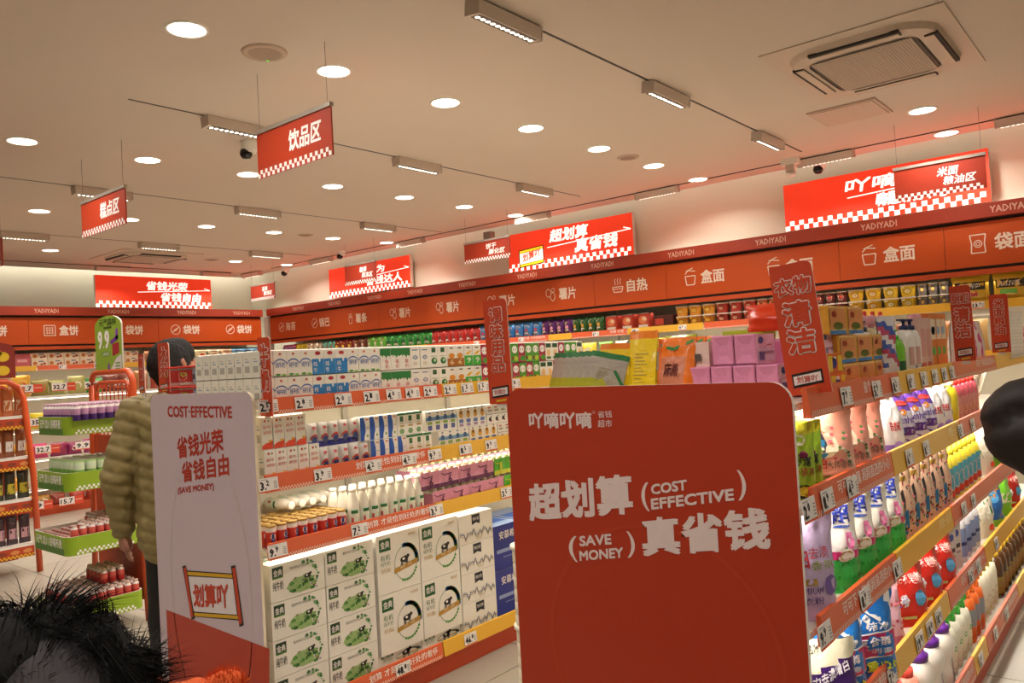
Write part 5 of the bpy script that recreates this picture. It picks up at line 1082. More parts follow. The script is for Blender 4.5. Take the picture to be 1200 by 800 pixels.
# ---- vertical aisle signs clipped to the price rails
def aisle_sign(x0, x1, y, z0, z1, chars, lab, lean=0, two=None, scroll=True, rz=0):
    w, h = x1-x0, z1-z0; t = thing('aisle_sign', lab, 'aisle sign', ((x0+x1)/2, y, z0), rz); t.rotation_euler = (0, lean, rz)
    R_ = M('#cc421f', .45, var=.02); r = w*.16; a, b = -w/2, w/2
    o = [(a, 0), (b, 0)]+[(b-r+r*cos(pi/2*k/5), h-r+r*sin(pi/2*k/5)) for k in range(6)]+[(a+r*.3, h), (a, h-r*.3)]
    n = len(o); mb = MB(); mb.add([(x, -.002, z) for x, z in o]+[(x, .002, z) for x, z in o], [tuple(range(n)), tuple(range(2*n-1, n-1, -1))]+[(i, n+i, n+(i+1) % n, (i+1) % n) for i in range(n)], [R_, R_]+[M('#e8c8bc')]*n); mb.build('sign_board', t)
    mb = MB(); mp = lambda u, v: (u, -.0027, v); mp2 = lambda u, v: (u, -.0045, v)
    top = h*.93; bot = h*.30; n = len(chars); ch = (top-bot)/n
    for k, c in enumerate(chars):
        v1 = top-ch*k-ch*.08; v0 = top-ch*(k+1)+ch*.08; cw = min(w*.70, (v1-v0)*1.15)
        if len(c) > 1: v0 += ch*.12; v1 -= ch*.1; cw = w*.84
        mb.text(c, -cw/2, v0, cw/2, v1, M('#f0dcd6', .5), mp, .115 if len(c) == 1 else .10, 2); mb.text(c, -cw/2, v0, cw/2, v1, R_, mp2, .045 if len(c) == 1 else .03, 2)
    mb.build('lettering', t)
    mb = MB()
    mb.poly([(-w*.36,h*.055),(w*.36,h*.075),(w*.36,h*.18),(-w*.36,h*.16)], M('#1c120c'), mp); mb.poly([(-w*.32,h*.075),(w*.32,h*.093),(w*.32,h*.16),(-w*.32,h*.142)], M('#e9dcd8'), mp2)
    mb.text('划算吖', -w*.25, h*.09, w*.25, h*.14, M('#bf3a20'), lambda u, v: (u, -.0052, v), .02, 1); mb.poly([(-w*.2,h*.02),(w*.2,h*.03),(w*.25,h*.05),(-w*.2,h*.04)], M('#e0b82a'), mp)
    mb.build('scroll_print', t)
    mb = MB(); mb.box(-w*.2, 0, -.012, w*.2, .004, .02, M('#d8cfc6', .3)); mb.build('clip', t)
aisle_sign(-.765, -.655, 2.02, 1.372, 1.71, ['衣物','清','洁'], 'largest red aisle sign for laundry, leaning, above the pink tissue packs', -.10)
aisle_sign(-.675, -.60, 3.6, 1.395, 1.70, ['厨卫','清','洁'], 'red aisle sign for kitchen and bath cleaning at right', -.02)
aisle_sign(-.68, -.60, 4.5, 1.405, 1.69, ['米','面','粮','油'], 'red aisle sign for rice and oil, farthest right', 0)
aisle_sign(-1.72, -1.62, 1.93, 1.36, 1.70, ['调','味','用','品'], 'red aisle sign for seasonings at the left edge of the red board', -.02)
aisle_sign(-2.815, -2.728, 1.775, 1.33, 1.645, ['牛','奶'], 'red aisle sign for milk at the white board corner', 0)
aisle_sign(-3.655, -3.55, 1.775, 1.44, 1.67, ['休','闲'], 'red aisle sign in front of the customer’s face', 0)
aisle_sign(-3.89, -3.83, 1.79, 1.44, 1.63, ['糖','果'], 'thin red aisle sign behind the customer’s head', 0)
# ================================================================ goods on the wall shelving
def chip(col, panel, dot, seed, w=.125, h=.17):
    def art(mb, on, on2):
        mb.poly([(.2,.2),(.8,.2),(.85,.72),(.5,.84),(.15,.72)], P(panel), on); mb.disc(.5, .5, .2, P(dot), on2, .12, 8); mb.rect(.3, .28, .7, .36, P('#efe6d8'), on2, 2)
    return pillow(w, .06, h, col, art, seed=seed)
segs = [(330,345,6,'#c85a8a','#4aa0d0','#2a4a8a','pink and blue'),(345,358,5,'#e0c82c','#4a9a4a','#2c5a2c','yellow and green'),(358,375,3,'#e4d4b8','#c8603a','#4a8a4a','cream'),(375,390,3,'#5aa890','#e4e0d0','#b85a4a','teal'),
 (390,412,3,'#7a1f1c','#d8a02c','#e4c84a','maroon'),(412,428,2,'#6a3018','#d8b08a','#efe0c8','brown'),(428,450,3,'#6ab83c','#e07aa0','#e4e0c0','light green'),(450,503,6,'#2a9a3a','#d0ccc4','#3a5a4a','green'),(503,560,7,'#c82a24','#d8d0c8','#3a4a4a','red'),
 (560,632,7,'#3a84c4','#e4c04a','#c83a2c','blue'),(632,668,4,'#5a1f6a','#e4c84a','#e8a0b8','purple'),(668,705,4,'#2a5a24','#e4dcc0','#d8a03a','dark green')]
XL_ = lambda px: hy(px, 380-.09*(px-600), 6.53).x
for i, (a, b, n, c, pn, dt, nm) in enumerate(segs):
    x0, x1 = XL_(a), XL_(b); me = chip(c, pn, dt, 100+i, w=(x1-x0)/n*.98)
    for k in range(n):
        for r_ in range(2): put(me, 'snack_bag', (x0+(x1-x0)*(k+.5)/n, 6.54+.09*r_, 1.722), random.uniform(-.12, .12), f'{nm} snack bag, long wall top shelf, {ORD[k]} from left, {["front","rear"][r_]} rank', 'snack bag', f'{nm} snack bags on the top shelf')
def pbox(i):
    mb = MB(); mb.box(-.075, 0, 0, .075, .07, .15, P('#b03a28')); mp = fl(); mb.disc(0, .09, .055, P('#d8784a'), mp, .04, 10); mb.rect(-.06, .015, .06, .045, P('#e4dcc8'), mp); mb.disc(.02, .1, .03, P('#e4c09a'), lambda u, v: (u, -.0012, v), .02, 8); mb.box(-.07, .004, .15, .07, .066, .158, P('#8a9a8a')); return mb.mesh('hotpot_box')
x0, x1 = XL_(706), XL_(762)
hb = pbox(0)
for k in range(3): put(hb, 'hotpot_box', (x0+(x1-x0)*(k+.5)/3, 6.54, 1.722), -.25, f'red self-heating meal box, {ORD[k]} after the dark green bags', 'meal box', 'red meal boxes')
mb = MB(); mb.box(-.1, 0, 0, .1, .1, .12, P('#4a1c14')); mb.rect(-.09, .03, .0, .09, P('#c0402c'), fl()); put(mb.mesh('hotpot_box'), 'hotpot_box', (XL_(775), 6.56, 1.722), 0, 'dark brown meal box before the noodle cups', 'meal box')
def nart(c1, c2, c3=None):
    def f(mb, on):
        mb.disc(0, .5, .62, P(c1), on, .32, 10); mb.disc(.1, .5, .36, P(c2), lambda u, v: on(u, v, .002), .18, 8); mb.rect(-.9, .8, -.3, .95, P(c3 or c2), lambda u, v: on(u, v, .0016), 3)
    return f
cups = [(788,835,3,'#e09a2a','#b8602c','#e8c24a','yellow-orange'),(835,883,3,'#b83424','#8a4a2c','#e0b08a','red'),(883,925,3,'#c8602a','#e4c8a0','#8a2a1c','orange-brown'),(925,990,5,'#6a2018','#e0b8a0','#b8402c','dark red'),
 (990,1031,2,'#e4b42a','#c0382c','#efe0c0','yellow and red'),(1031,1072,2,'#e4b82a','#2a7a3a','#efe6c0','yellow and green'),(1072,1110,3,'#8a7f78','#5a3a34','#d8b04a','silver grey')]
for i, (a, b, n, c, c1, c2, nm) in enumerate(cups):
    x0, x1 = XL_(a), XL_(b); p_ = (x1-x0)/n; me = tub(p_*.36, p_*.46, .092, c, '#e4d8c8', nart(c1, c2))
    for k in range(n):
        for j in range(2): put(me, 'noodle_cup', (x0+p_*(k+.5), 6.60, 1.722+.093*j), 0, f'{nm} noodle cup, {ORD[k]} from the left, {["lower","upper"][j]} layer', 'noodle cup', f'{nm} noodle cups')
for k, (a, b) in enumerate(((1112, 1160), (1160, 1206), (1206, 1250))):
    x0, x1 = XL_(a), XL_(b)
    me = bag(x1-x0-.01, .08, .22, '#d8aa2c', None, lambda mb, on, on2: (mb.rect(.08, .45, .92, .72, P('#2a2018'), on, 6), mb.text('乌江榨菜', .15, .5, .8, .67, P('#e4dcc8'), on2, .02, 1), mb.rect(.2, .25, .7, .4, P(['#b83424','#6ab03a','#b83424'][k]), on, 4)), 8, 8, 130+k, pillow=True)
    put(me, 'noodle_bag', ((x0+x1)/2, 6.54, 1.722), 0, f'yellow noodle bag with black name band, {ORD[k]} past the silver cups', 'noodle bag', 'yellow noodle bags')
put(bxx(.2, .17, .1, '#d898a0', '#e8b8bc', lambda mb, mp: (mb.disc(0,.3,.3,P('#c8602c'),mp,.2,10), mb.rect(-.4,.6,.4,.75,P('#b8485a'),mp))), 'box', (-.78, 6.56, 1.362), 0, 'pink food box on the second wall shelf near the right edge', 'box')
for k in range(5): put(pillow(.18, .08, .25, ['#c8a060','#b87848','#8a4a2c','#d8b070','#e0c8a0'][k], seed=140+k), 'snack_bag', (-1.1-.22*k, 6.58, 1.362), .1, f'{["tan","rust","brown","sand","pale"][k]} bag on the second wall shelf left of the pink box', 'snack bag')
cols = ['#e4c83a','#7ab83c','#e4dcc8','#e09a3a','#d8c23a','#c8b89a','#e4c42a','#4a9ac8']
for i in range(30):
    me = chip(cols[i % 8], '#e4dcc8', cols[(i*3+1) % 8], 150+i % 8, .17, .27) if i < 8 else me_[i % 8]
    if i < 8: me_ = (me_ if i else [])+[me]
    put(me, 'snack_bag', (-9.2+.195*i, 6.60, 1.362), random.uniform(-.15, .15), f'large {["yellow","green","cream","orange","mustard","sand","golden","blue"][i % 8]} snack bag, second long wall shelf, {ORD[i//8]} such from corner', 'snack bag', 'large snack bags on the second wall shelf')
# rails of the long wall
SG = [(-9.95,-8.8,'o',None),(-8.79,-7.6,'o',None),(-7.59,-6.76,'y',None),(-6.75,-4.95+.0,'o','划算 才是恰到好处'),(-4.94,-4.3-.35,'y',None),(-4.64,-4.0,'o','划算 才是'),(-3.99,-3.2,'y',None),(-3.19,-2.0,'o',None),(-1.99,.6,'y',None)]
r_ = put(None, 'price_rail', (0, 0, 0), 0, parent=LW)
for a, b, k, wd in SG: strip(r_, a, b, 1.68, 1.742, 0, k, wd)
for x, t in ((-9.3,'5.9'),(-8.6,'6.8'),(-8.1,'5.9'),(-7.7,'6.8'),(-7.3,'5.5'),(-5.95,'4.2'),(-5.3,'4.9'),(-4.35,'4.9'),(-3.9,'6.9'),(-3.4,'9.9'),(-2.2,'5.9'),(-1.05,'13.7'),(-.7,'15.2')): tag(r_, x, 1.683, t, sc=.9)
r2_ = put(None, 'price_rail', (0, 0, 0), 0, parent=LW)
for a, b, k in ((-9.95,-6,'o'),(-5.99,-2,'y'),(-1.99,.6,'y')): strip(r2_, a, b, 1.325, 1.38, 0, k)
for x, t in ((-.8,'12.7'),(-1.2,'9.9')): tag(r2_, x, 1.33, t, sc=.9)
# left wall goods: local frame of BW (x along +Y world)
YL_ = lambda px: hx(px, 418, -10.13).y
def lwput(me, name, y, z, lab, cat, grp, d=.05, rz=0, rx=0): return put(me, name, (-10.10-d, y, z), pi/2+rz, lab, cat, grp, rx=rx)
ck = bxx(.172, .082, .09, '#e8d4b8', '#d8c4a8', lambda mb, mp: (mb.disc(-.28,.55,.14,P('#c87a34'),mp,.28,8), mb.disc(.12,.4,.09,P('#8a3a2c'),mp,.14,6), mb.disc(.3,.5,.1,P('#a8503a'),mp,.2,6), mb.rect(-.05,.75,.25,.9,P('#5a6a8a'),mp)), 'cookie_box')
for k in range(7):
    for j in range(2): lwput(ck, 'cookie_box', 3.52+.178*k, 1.722+.083*j, f'cream cookie box, {ORD[k]} along the left wall top shelf, {["lower","upper"][j]} layer', 'cookie box', 'cream cookie boxes')
pkb = bxx(.172, .16, .09, '#c8606a', '#d8808a', lambda mb, mp: mb.rect(-.3,.4,.3,.6,P('#e0a0a0'),mp), 'biscuit_box')
for k in range(4): lwput(pkb, 'biscuit_box', 3.34-.18*k, 1.722, f'pink biscuit box, {ORD[k]} left of the cookie boxes', 'biscuit box', 'pink biscuit boxes')
tops = [(4.76,5.1,2,'#b87a4a','#8a3a2c','tan'),(5.1,5.26,1,'#a03a2c','#e4c8a0','dark red'),(5.26,5.63,2,'#e4cfa0','#c8402c','cream'),(5.63,5.82,1,'#d8c4a0','#a85a3a','beige'),(5.82,6.0,1,'#c8a078','#b83a2c','biscuit brown'),(6.0,6.48,3,'#5a8aa8','#2a4a6a','steel blue')]
for i, (a, b, n, c, dt, nm) in enumerate(tops):
    me = chip(c, '#e8dcc4' if i != 5 else '#7aa0b8', dt, 170+i, (b-a)/n*.98, .17)
    for k in range(n): lwput(me, 'biscuit_bag', a+(b-a)*(k+.5)/n, 1.722, f'{nm} biscuit bag on the left wall top shelf, {ORD[k]} of its colour', 'biscuit bag', f'{nm} biscuit bags')
lv = {1.382: (['#d89a2c','#e0a83a','#8a7a30','#9a9a50','#b0a860','#3a9a3a','#7a3a2c','#8a4a3a','#b07a4a','#a8402c','#c8b080','#c06a4a','#a86a4a','#c04a3a','#8a5a3a','#b87048'], .22),
      1.002: (['#d8c82c','#e0d03a','#dcc428','#9a1f4a','#a82a5a','#c8c23a','#c0b830','#8a1a4a','#a03060','#d8a03a','#c86a3a','#b83a3a','#e0c040'], .19),
      .662: (['#d8902c','#e0a030','#c0306a','#8a1a4a','#8a1f52','#90205a','#a8204a','#c88a5a','#d88a6a','#b8503a','#c0402c','#a83a2a'], .16),
      .322: (['#d8982c','#e09a34','#c8a050','#e4d4b8','#3a3a8a','#2a2a7a','#e4e0d0','#3aa85a','#48a868','#a85a3a','#c87048'], .15),
      .102: (['#b8862c','#c8902c','#a87828','#8a3a2c','#b83a2c','#a8402c'], .15)}
cn = {'d8':'golden','e0':'amber'}
for zi, (z, (cs, h)) in enumerate(lv.items()):
    for i, c in enumerate(cs):
        w = .19 if zi else .2; me = pillow(w*.95, .10, h*(.85+.3*random.random()), c, (lambda mb, on, on2, c=c: (mb.disc(.5, .5, .3, P(random.choice(['#e8dcc4','#c8402c','#e4c84a'])), on, .2, 8))), seed=180+i+zi*20)
        lwput(me, 'sweet_bag', 3.12+w*i, z, f'shiny sweet bag, {["second","third","fourth","fifth","lowest"][zi]} left wall shelf, {ORD[min(i,15)]} from left', 'sweet bag', f'sweet bags on the {["second","third","fourth","fifth","lowest"][zi]} left wall shelf', .04, random.uniform(-.3, .3), random.uniform(-.25, .05))
def hanger(t):
    mb = MB(); mb.box(-.13, -.001, 0, .13, .001, .095, M('#efe6e0', .4)); mp = lambda u, v: (u, -.0018, v)
    mb.text(t, -.115, .025, .015, .075, M('#2a241f'), mp, .05, 1); mb.rect(.035, 0, .13, .095, P('#d84a2c'), mp); mb.rect(.045, .05, .12, .06, P('#f0b8a8'), lambda u, v: (u, -.0024, v)); mb.rect(-.13, 0, .03, .012, P('#d8603c'), mp); return mb.mesh('price_card')
hm = [hanger(t) for t in ('15.7','35.7','32.7','29.7','9.9','19.8')]
for zi, (z, ys) in enumerate(((1.43, (3.36, 3.72, 4.08, 4.44)), (1.04, (3.48, 3.9, 4.3)), (.72, (3.52, 3.95, 4.3, 4.62)), (.39, (3.5, 3.9, 4.3)), (.09, (3.42, 3.75, 4.3, 4.7)))):
    for k, y in enumerate(ys): put(hm[(zi+k*2) % 6], 'price_card', (y, -.09, z), 0, parent=BW)
r_ = put(None, 'price_rail', (0, 0, 0), 0, parent=BW)
for a, b, k, wd in ((.2,3.47,'y',None),(3.48,4.45,'o','划算 才是'),(4.46,5.2,'y',None),(5.21,6.42,'o','划算 才是恰到')): strip(r_, a, b, 1.68, 1.74, 0, k, wd)
tag(r_, 3.75, 1.682, '9.7'); tag(r_, 4.15, 1.682, '9.7')
for z in (1.38, 1.0, .66, .32): mb = MB(); mb.box(.2, -.012, z-.022, 6.42, .012, z+.008, WHITEM); mb.build('shelf_edge', BW)

# ================================================================ promotional stands at left
OT = M('#d0501f', .35, var=.03, coat=.2)
def arch(parent, x0, x1, y, z0, z1, splay=.06, r=.02, R_=.09):
    w = (x1-x0)/2; c = (x0+x1)/2; pts = [(x0-splay, y-.0, z0), (x0-splay*.4, y, z0+(z1-z0)*.6), (x0, y, z1-R_)]
    pts += [(x0+R_-R_*cos(t), y, z1-R_+R_*sin(t)) for t in (.4, .8, 1.2, pi/2)]+[(x1-R_+R_*sin(t), y, z1-R_+R_*cos(t)) for t in (0, .4, .8, 1.2, pi/2)]
    pts += [(x1+splay*.4, y, z0+(z1-z0)*.6), (x1+splay, y, z0)]
    mb = MB(); mb.tube(pts, r, OT, 10); return mb.build('tube_frame', parent)
gd = thing('drinks_stand', 'orange tubular drinks stand with lime green checkered trays and price topper', 'display stand', (-5.25, 2.06, 0))
arch(gd, -.46, .16, .24, 0, 1.57, .08); arch(gd, -.40, .10, .245, .7, 1.50, 0, .014, .07)
mb = MB(); mb.box(-.45, .235, .12, .2, .25, 1.15, M('#b8421c', .5)); mb.build('back_panel', gd)
mb = MB()
for k in range(9): mb.box(-.42+.06*k, .238, 1.15, -.414+.06*k, .244, 1.5, OT)
for k in range(6): mb.box(-.42, .238, 1.17+.06*k, .12, .244, 1.176+.06*k, OT)
mb.build('wire_back', gd, kind='stuff')
GREEN = M('#93b22a', .4, var=.02); GREEN2 = M('#4c7a24', .4)
def tray(parent, x0, x1, y0, y1, z0, z1, name='tray', lettered=True):
    mb = MB(); r = .05; o = []
    for cx_, cy_, a0 in ((x1-r, y0+r, -pi/2), (x1-r, y1-r, 0), (x0+r, y1-r, pi/2), (x0+r, y0+r, pi)):
        for k in range(6): a = a0+pi/2*k/5; o.append((cx_+r*cos(a), cy_+r*sin(a)))
    n = len(o); ins = [(x+(((x0+x1)/2-x)*.03), y+(((y0+y1)/2-y)*.03)) for x, y in o]
    vs = [(x, y, z0) for x, y in o]+[(x, y, z1) for x, y in o]+[(x, y, z1) for x, y in ins]+[(x, y, z1-.03) for x, y in ins]
    fs = [tuple(range(n-1, -1, -1))]; ms = [GREEN]
    for k in range(n):
        j = (k+1) % n; fs += [(k, j, n+j, n+k), (n+k, n+j, 2*n+j, 2*n+k), (2*n+k, 2*n+j, 3*n+j, 3*n+k)]; ms += [GREEN, WHITEM, WHITEM]
    fs.append(tuple(range(3*n, 4*n))); ms.append(M('#c8a89a', .6)); mb.add(vs, fs, ms)
    h = z1-z0; c = h*.12; px_ = lambda u, v: (x1+.0008, u, v); fy = lambda u, v: (u, y0-.0008, v)
    for r_ in range(2):
        for k in range(r_, int((y1-y0-2*r)/c), 2): mb.rect(y0+r+k*c, z0+.004+r_*c, y0+r+(k+1)*c, z0+.004+(r_+1)*c, PRN, px_)
    mb.rect(x0+r, z0+.002, x1-r, z0+h*.38, GREEN2, fy)
    if lettered: mb.text('元气 双11 好喝不贵', x0+r+.02, z0+h*.35, x1-r-.03, z0+h*.85, PRN, lambda u, v: (u, y0-.0014, v), .03, 1)
    return mb.build(name, parent)
TX0, TX1, TY0, TY1 = -.26, .28, -.23, .20
TZ = [(1.20,1.31),(.87,.98),(.50,.61),(.10,.21)]
for k, (a, b) in enumerate(TZ): e = (.05, .03, 0, -.01)[k]; tray(gd, TX0+e, TX1-e*.6, TY0+e*.6, TY1, a, b)
# price topper
tb = MB(); TG = M('#8fae34', .5, var=.02); w_, h_ = .40, .39
o = [(-w_/2, 0), (w_/2, 0), (w_/2, h_*.82)]+[(w_*.5-w_*.5*(1-cos(t))-0, h_*.82+h_*.16*sin(t)) for t in (.4, .8, 1.2, 1.57, 1.9, 2.3, 2.7)]+[(-w_/2, h_*.82)]
n = len(o); tb.add([(x, -.005, z) for x, z in o]+[(x, .005, z) for x, z in o], [tuple(range(n)), tuple(range(2*n-1, n-1, -1))]+[(i, n+i, n+(i+1) % n, (i+1) % n) for i in range(n)], [TG, WHITEM]+[WHITEM]*n)
mp = lambda u, v: (u, -.0058, v); mp2 = lambda u, v: (u, -.0066, v)
tb.text('9', -.15, .17, -.09, .28, PRN, mp, .08, 2); tb.text('.', -.075, .17, -.06, .185, PRN, mp, .05, 1); tb.text('9', -.045, .17, .015, .28, PRN, mp, .08, 2)
tb.text('元气森林', -.12, .315, .13, .365, M('#3f5a1c'), mp, .03, 1); tb.rect(-.06, .295, .06, .31, M('#3f5a1c'), mp)
tb.disc(-.04, .13, .075, M('#6fa040'), mp, .02, 12); tb.text('2瓶装', -.09, .12, .01, .14, PRN, mp2, .02, 1)
tb.poly([(0, .005), (.19, .005), (.19, .12), (.12, .10)], M('#e0d6d4'), mp); tb.poly([(.06,.11),(.16,.13),(.16,.20),(.06,.19)], M('#a82430'), mp); tb.poly([(.03,.21),(.15,.25),(.15,.22),(.05,.19)], M('#7a3a9a'), mp2); tb.poly([(.11,.22),(.15,.22),(.15,.29),(.12,.29)], M('#8a4aa8'), mp2)
tb.disc(0, .04, .018, M('#7a4a98'), mp2, .03, 8)
for k in range(3): tb.rect(.1, .02+.02*k, .17, .03+.02*k, M('#7aa040'), mp2)
tb.build('price_topper', gd, (-.15, .235, 1.56), -.0)
def sm(c1, c2, w=.04, h=.095, capc='#e8d0cc'):
    r = w/2; mb = MB(); mb.lathe([(r*.9,0),(r,.004),(r,h*.35),(r,h*.7),(r*.72,h*.82),(r*.6,h*.86),(r*.66,h*.87),(r*.66,h)], [P(c1),P(c1),P(c2),P('#e9dcd6'),P('#e9dcd6'),P(capc),P(capc)], 10); return mb.mesh('bottle')
pu, cn_, rw = sm('#4a2470','#b887a8',.043,.10,'#c8a0b0'), None, sm('#c02f28','#cf5a4c',.042,.09,'#dcb8a8')
mb = MB(); mb.lathe([(.026,0),(.03,.005),(.03,.04),(.03,.085),(.025,.094),(.022,.096)], [P('#3f8a34'),P('#7ab04a'),P('#cfdcb8'),P('#9ac06a'),M('#b8b8b0', .3, .5)], 12); cn_ = mb.mesh('can')
W0 = Vector((-5.25, 2.06, 0))
for i in range(8):
    for j in range(10):
        put(pu, 'yogurt_bottle', W0+Vector((TX0+.09+.05*j, TY0+.08+.047*i, 1.285)), 0, f'purple and pink bottle on the top tray, {ORD[j]} across, {ORD[i]} deep', 'bottle', 'purple bottles on the top tray')
for i in range(5):
    for j in range(7): put(cn_, 'drink_can', W0+Vector((TX0+.12+.062*j, TY0+.10+.066*i, .951)), 0, f'green drink can on the second tray, {ORD[j]} across, {ORD[i]} deep', 'can', 'green cans on the second tray')
for zz, nm, rng in ((.581, 'third', lambda i, j: (j > 3 or i > 3) and not (j < 2)), (.181, 'bottom', lambda i, j: True)):
    for i in range(8):
        for j in range(9):
            if nm == 'third' and not (i > 4 or (i in (2, 3, 4) and j > 4) or (i < 2 and j == 8)): continue
            put(rw, 'yogurt_bottle', W0+Vector((TX0+.07+.052*j, TY0+.06+.049*i, zz)), 0, f'small red and white bottle on {nm} tray, {ORD[j]} across, {ORD[i]} deep', 'bottle', f'red and white bottles on the {nm} tray')
mb = MB()
for i in range(8):
    for j in range(9):
        x, y = TX0+.06+.052*j, TY0+.06+.049*i; mb.lathe([(.019,0),(.019,.012),(.012,.016)], [P('#b84a3c'), P('#d8b0a4')], 6, cx=x, cy=y)
put(mb.mesh('bottle_caps'), 'bottle_caps', W0+Vector((0, 0, .584)), 0, 'layer of red bottle caps covering the third green tray', 'bottle caps', kind='stuff')
for i in range(3):
    for j in range(5): put(rw, 'yogurt_bottle', W0+Vector((TX0+.2+.052*j, TY0+.25+.05*i, .272)), 0, f'red and white bottle stacked over the bottom tray, {ORD[j]} across, {ORD[i]} deep', 'bottle', 'red bottles stacked on the bottom tray')
# snack rack at the left edge
sr = thing('snack_rack', 'orange arched snack rack cut off by the left picture edge', 'display stand', (-7.4, 2.0, 0))
mb = MB(); pts = [(.25, .42, 0), (.25, .40, .8), (.25, .35, 1.42), (.25, .31, 1.50), (.25, .24, 1.55), (.25, .0, 1.56), (.25, -.3, 1.56), (.25, -.37, 1.5), (.25, -.42, 1.4), (.25, -.46, .8), (.25, -.48, 0)]
mb.tube(pts, .024, OT, 10); mb.build('tube_frame', sr)
mb = MB(); mb.box(-.2, -.44, .05, -.17, .40, 1.5, M('#8a3018', .5)); mb.build('back_panel', sr)
YCH = M('#e4c02a', .4)
for k, z in enumerate((1.27, .94, .60, .24)):
    mb = MB(); mb.box(-.18, -.42, z-.02, .23, .39, z, WHITEM); mb.build('shelf', sr)
    mb = MB(); mb.box(.232, -.42, z-.105, .24, .39, z, M('#b8401c', .4)); mp = lambda u, v: (.2408, u, v)
    mb.rect(-.42, z-.02, .39, z, WHITEM, mp)
    for r_ in range(2):
        for q in range(r_, 54, 2): mb.rect(-.42+.015*q, z-.103+.012*r_, -.405+.015*q, z-.091+.012*r_, YCH, mp)
    rr_ = random.Random(k)
    for q in range(9): mb.disc(-.38+.09*q, z-.055, .035, M(rr_.choice(['#c86a3a','#8a3a24','#d88a4a'])), mp, .018, 7)
    mb.build('shelf_front', sr)
for k, z in enumerate((1.272, .942, .602, .242)):
    c = [('#b8602c','#e0c0a0','brown'),('#8a4a24','#d8d0c8','dark brown'),('#2a2a18','#b8a82c','black and yellow'),('#3a2028','#c898a0','black and pink')][k]
    me = pillow(.085, .04, .23, c[0], (lambda mb, on, on2: (mb.rect(.15, .2, .85, .55, P(c[1]), on, 3),)), seed=220+k)
    for i in range(9): put(me, 'snack_bag', (-7.4+.19, 2.0-.36+.088*i, z), pi/2+random.uniform(-.2, .2), f'{c[2]} snack strip, {["top","second","third","lowest"][k]} shelf of orange rack, {ORD[i]} from left', 'snack bag', f'{c[2]} strips on the orange rack')
mb = MB(); o = [(-.28, 0), (.28, 0), (.28, .24)]+[(.28-.28*(1-cos(t)), .24+.06*sin(t)) for t in (.5, 1, 1.57, 2.1, 2.6)]+[(-.28, .24)]
n = len(o); mb.add([(.005, x, z) for x, z in o]+[(-.005, x, z) for x, z in o], [tuple(range(n)), tuple(range(2*n-1, n-1, -1))]+[(i, n+i, n+(i+1) % n, (i+1) % n) for i in range(n)], [M('#8a2418', .45), WHITEM]+[M('#e0b8b4')]*n)
mp = lambda u, v: (.0058, u, v); mb.disc(.19, .17, .05, YCH, mp, .04, 12); mb.disc(.19, .06, .05, YCH, mp, .04, 12); mb.disc(.02, .2, .17, M('#d09a2c'), mp, .06, 14); mb.text('好零食', -.1, .18, .14, .23, M('#8a2418'), lambda u, v: (.0066, u, v), .03, 1); mb.disc(.0, .06, .1, M('#c87a4a'), mp, .05, 10)
mb.build('topper', sr, (.25, .02, 1.58))
# ================================================================ people
def remeshed(caps, voxel, smooth=6, disp=None, mat=None, name='body'):
    """one continuous surface grown round tapered limbs (p, q, r1, r2[, squash])"""
    bm = bmesh.new()
    for c in caps:
        p, q, r1, r2 = Vector(c[0]), Vector(c[1]), c[2], c[3]; sx = c[4] if len(c) > 4 else 1
        L = (q-p).length; t = (q-p).normalized() if L > 1e-6 else Vector((0, 0, 1))
        a = Vector((1, 0, 0)) if abs(t.x) < .9 else Vector((0, 1, 0)); b = t.cross(a).normalized(); a = b.cross(t).normalized()
        n = 16; rings = []
        prof = [(-r1*cos(x), r1*sin(x)) for x in (.25, .6, 1.0, 1.35)]+[(L*k/4, r1+(r2-r1)*k/4) for k in range(5)]+[(L+r2*cos(x), r2*sin(x)) for x in (1.35, 1.0, .6, .25)]
        for h, r in prof:
            rings.append([bm.verts.new(p+t*h+a*r*cos(2*pi*k/n)+b*r*sx*sin(2*pi*k/n)) for k in range(n)])
        for A, B in zip(rings, rings[1:]):
            for k in range(n): bm.faces.new((A[k], A[(k+1) % n], B[(k+1) % n], B[k]))
        bm.faces.new(rings[0][::-1]); bm.faces.new(rings[-1])
    bmesh.ops.recalc_face_normals(bm, faces=bm.faces)
    me = bpy.data.meshes.new('tmp'); bm.to_mesh(me); bm.free()
    o = bpy.data.objects.new('tmp', me); COL.objects.link(o)
    m = o.modifiers.new('r', 'REMESH'); m.mode = 'VOXEL'; m.voxel_size = voxel; m.use_smooth_shade = True
    s = o.modifiers.new('s', 'SMOOTH'); s.iterations = smooth; s.factor = .5
    dg = bpy.context.evaluated_depsgraph_get(); dg.update()
    r = bpy.data.meshes.new_from_object(o.evaluated_get(dg)); bpy.data.objects.remove(o)
    if disp:
        co = [v.co.copy() for v in r.vertices]; no = [v.normal.copy() for v in r.vertices]
        for v, c, n in zip(r.vertices, co, no): v.co = c+n*disp(c)
        r.update()
    r.materials.clear(); r.materials.append(mat); r.name = name
    return r
SKIN = M('#a8705a', .55, var=.06)
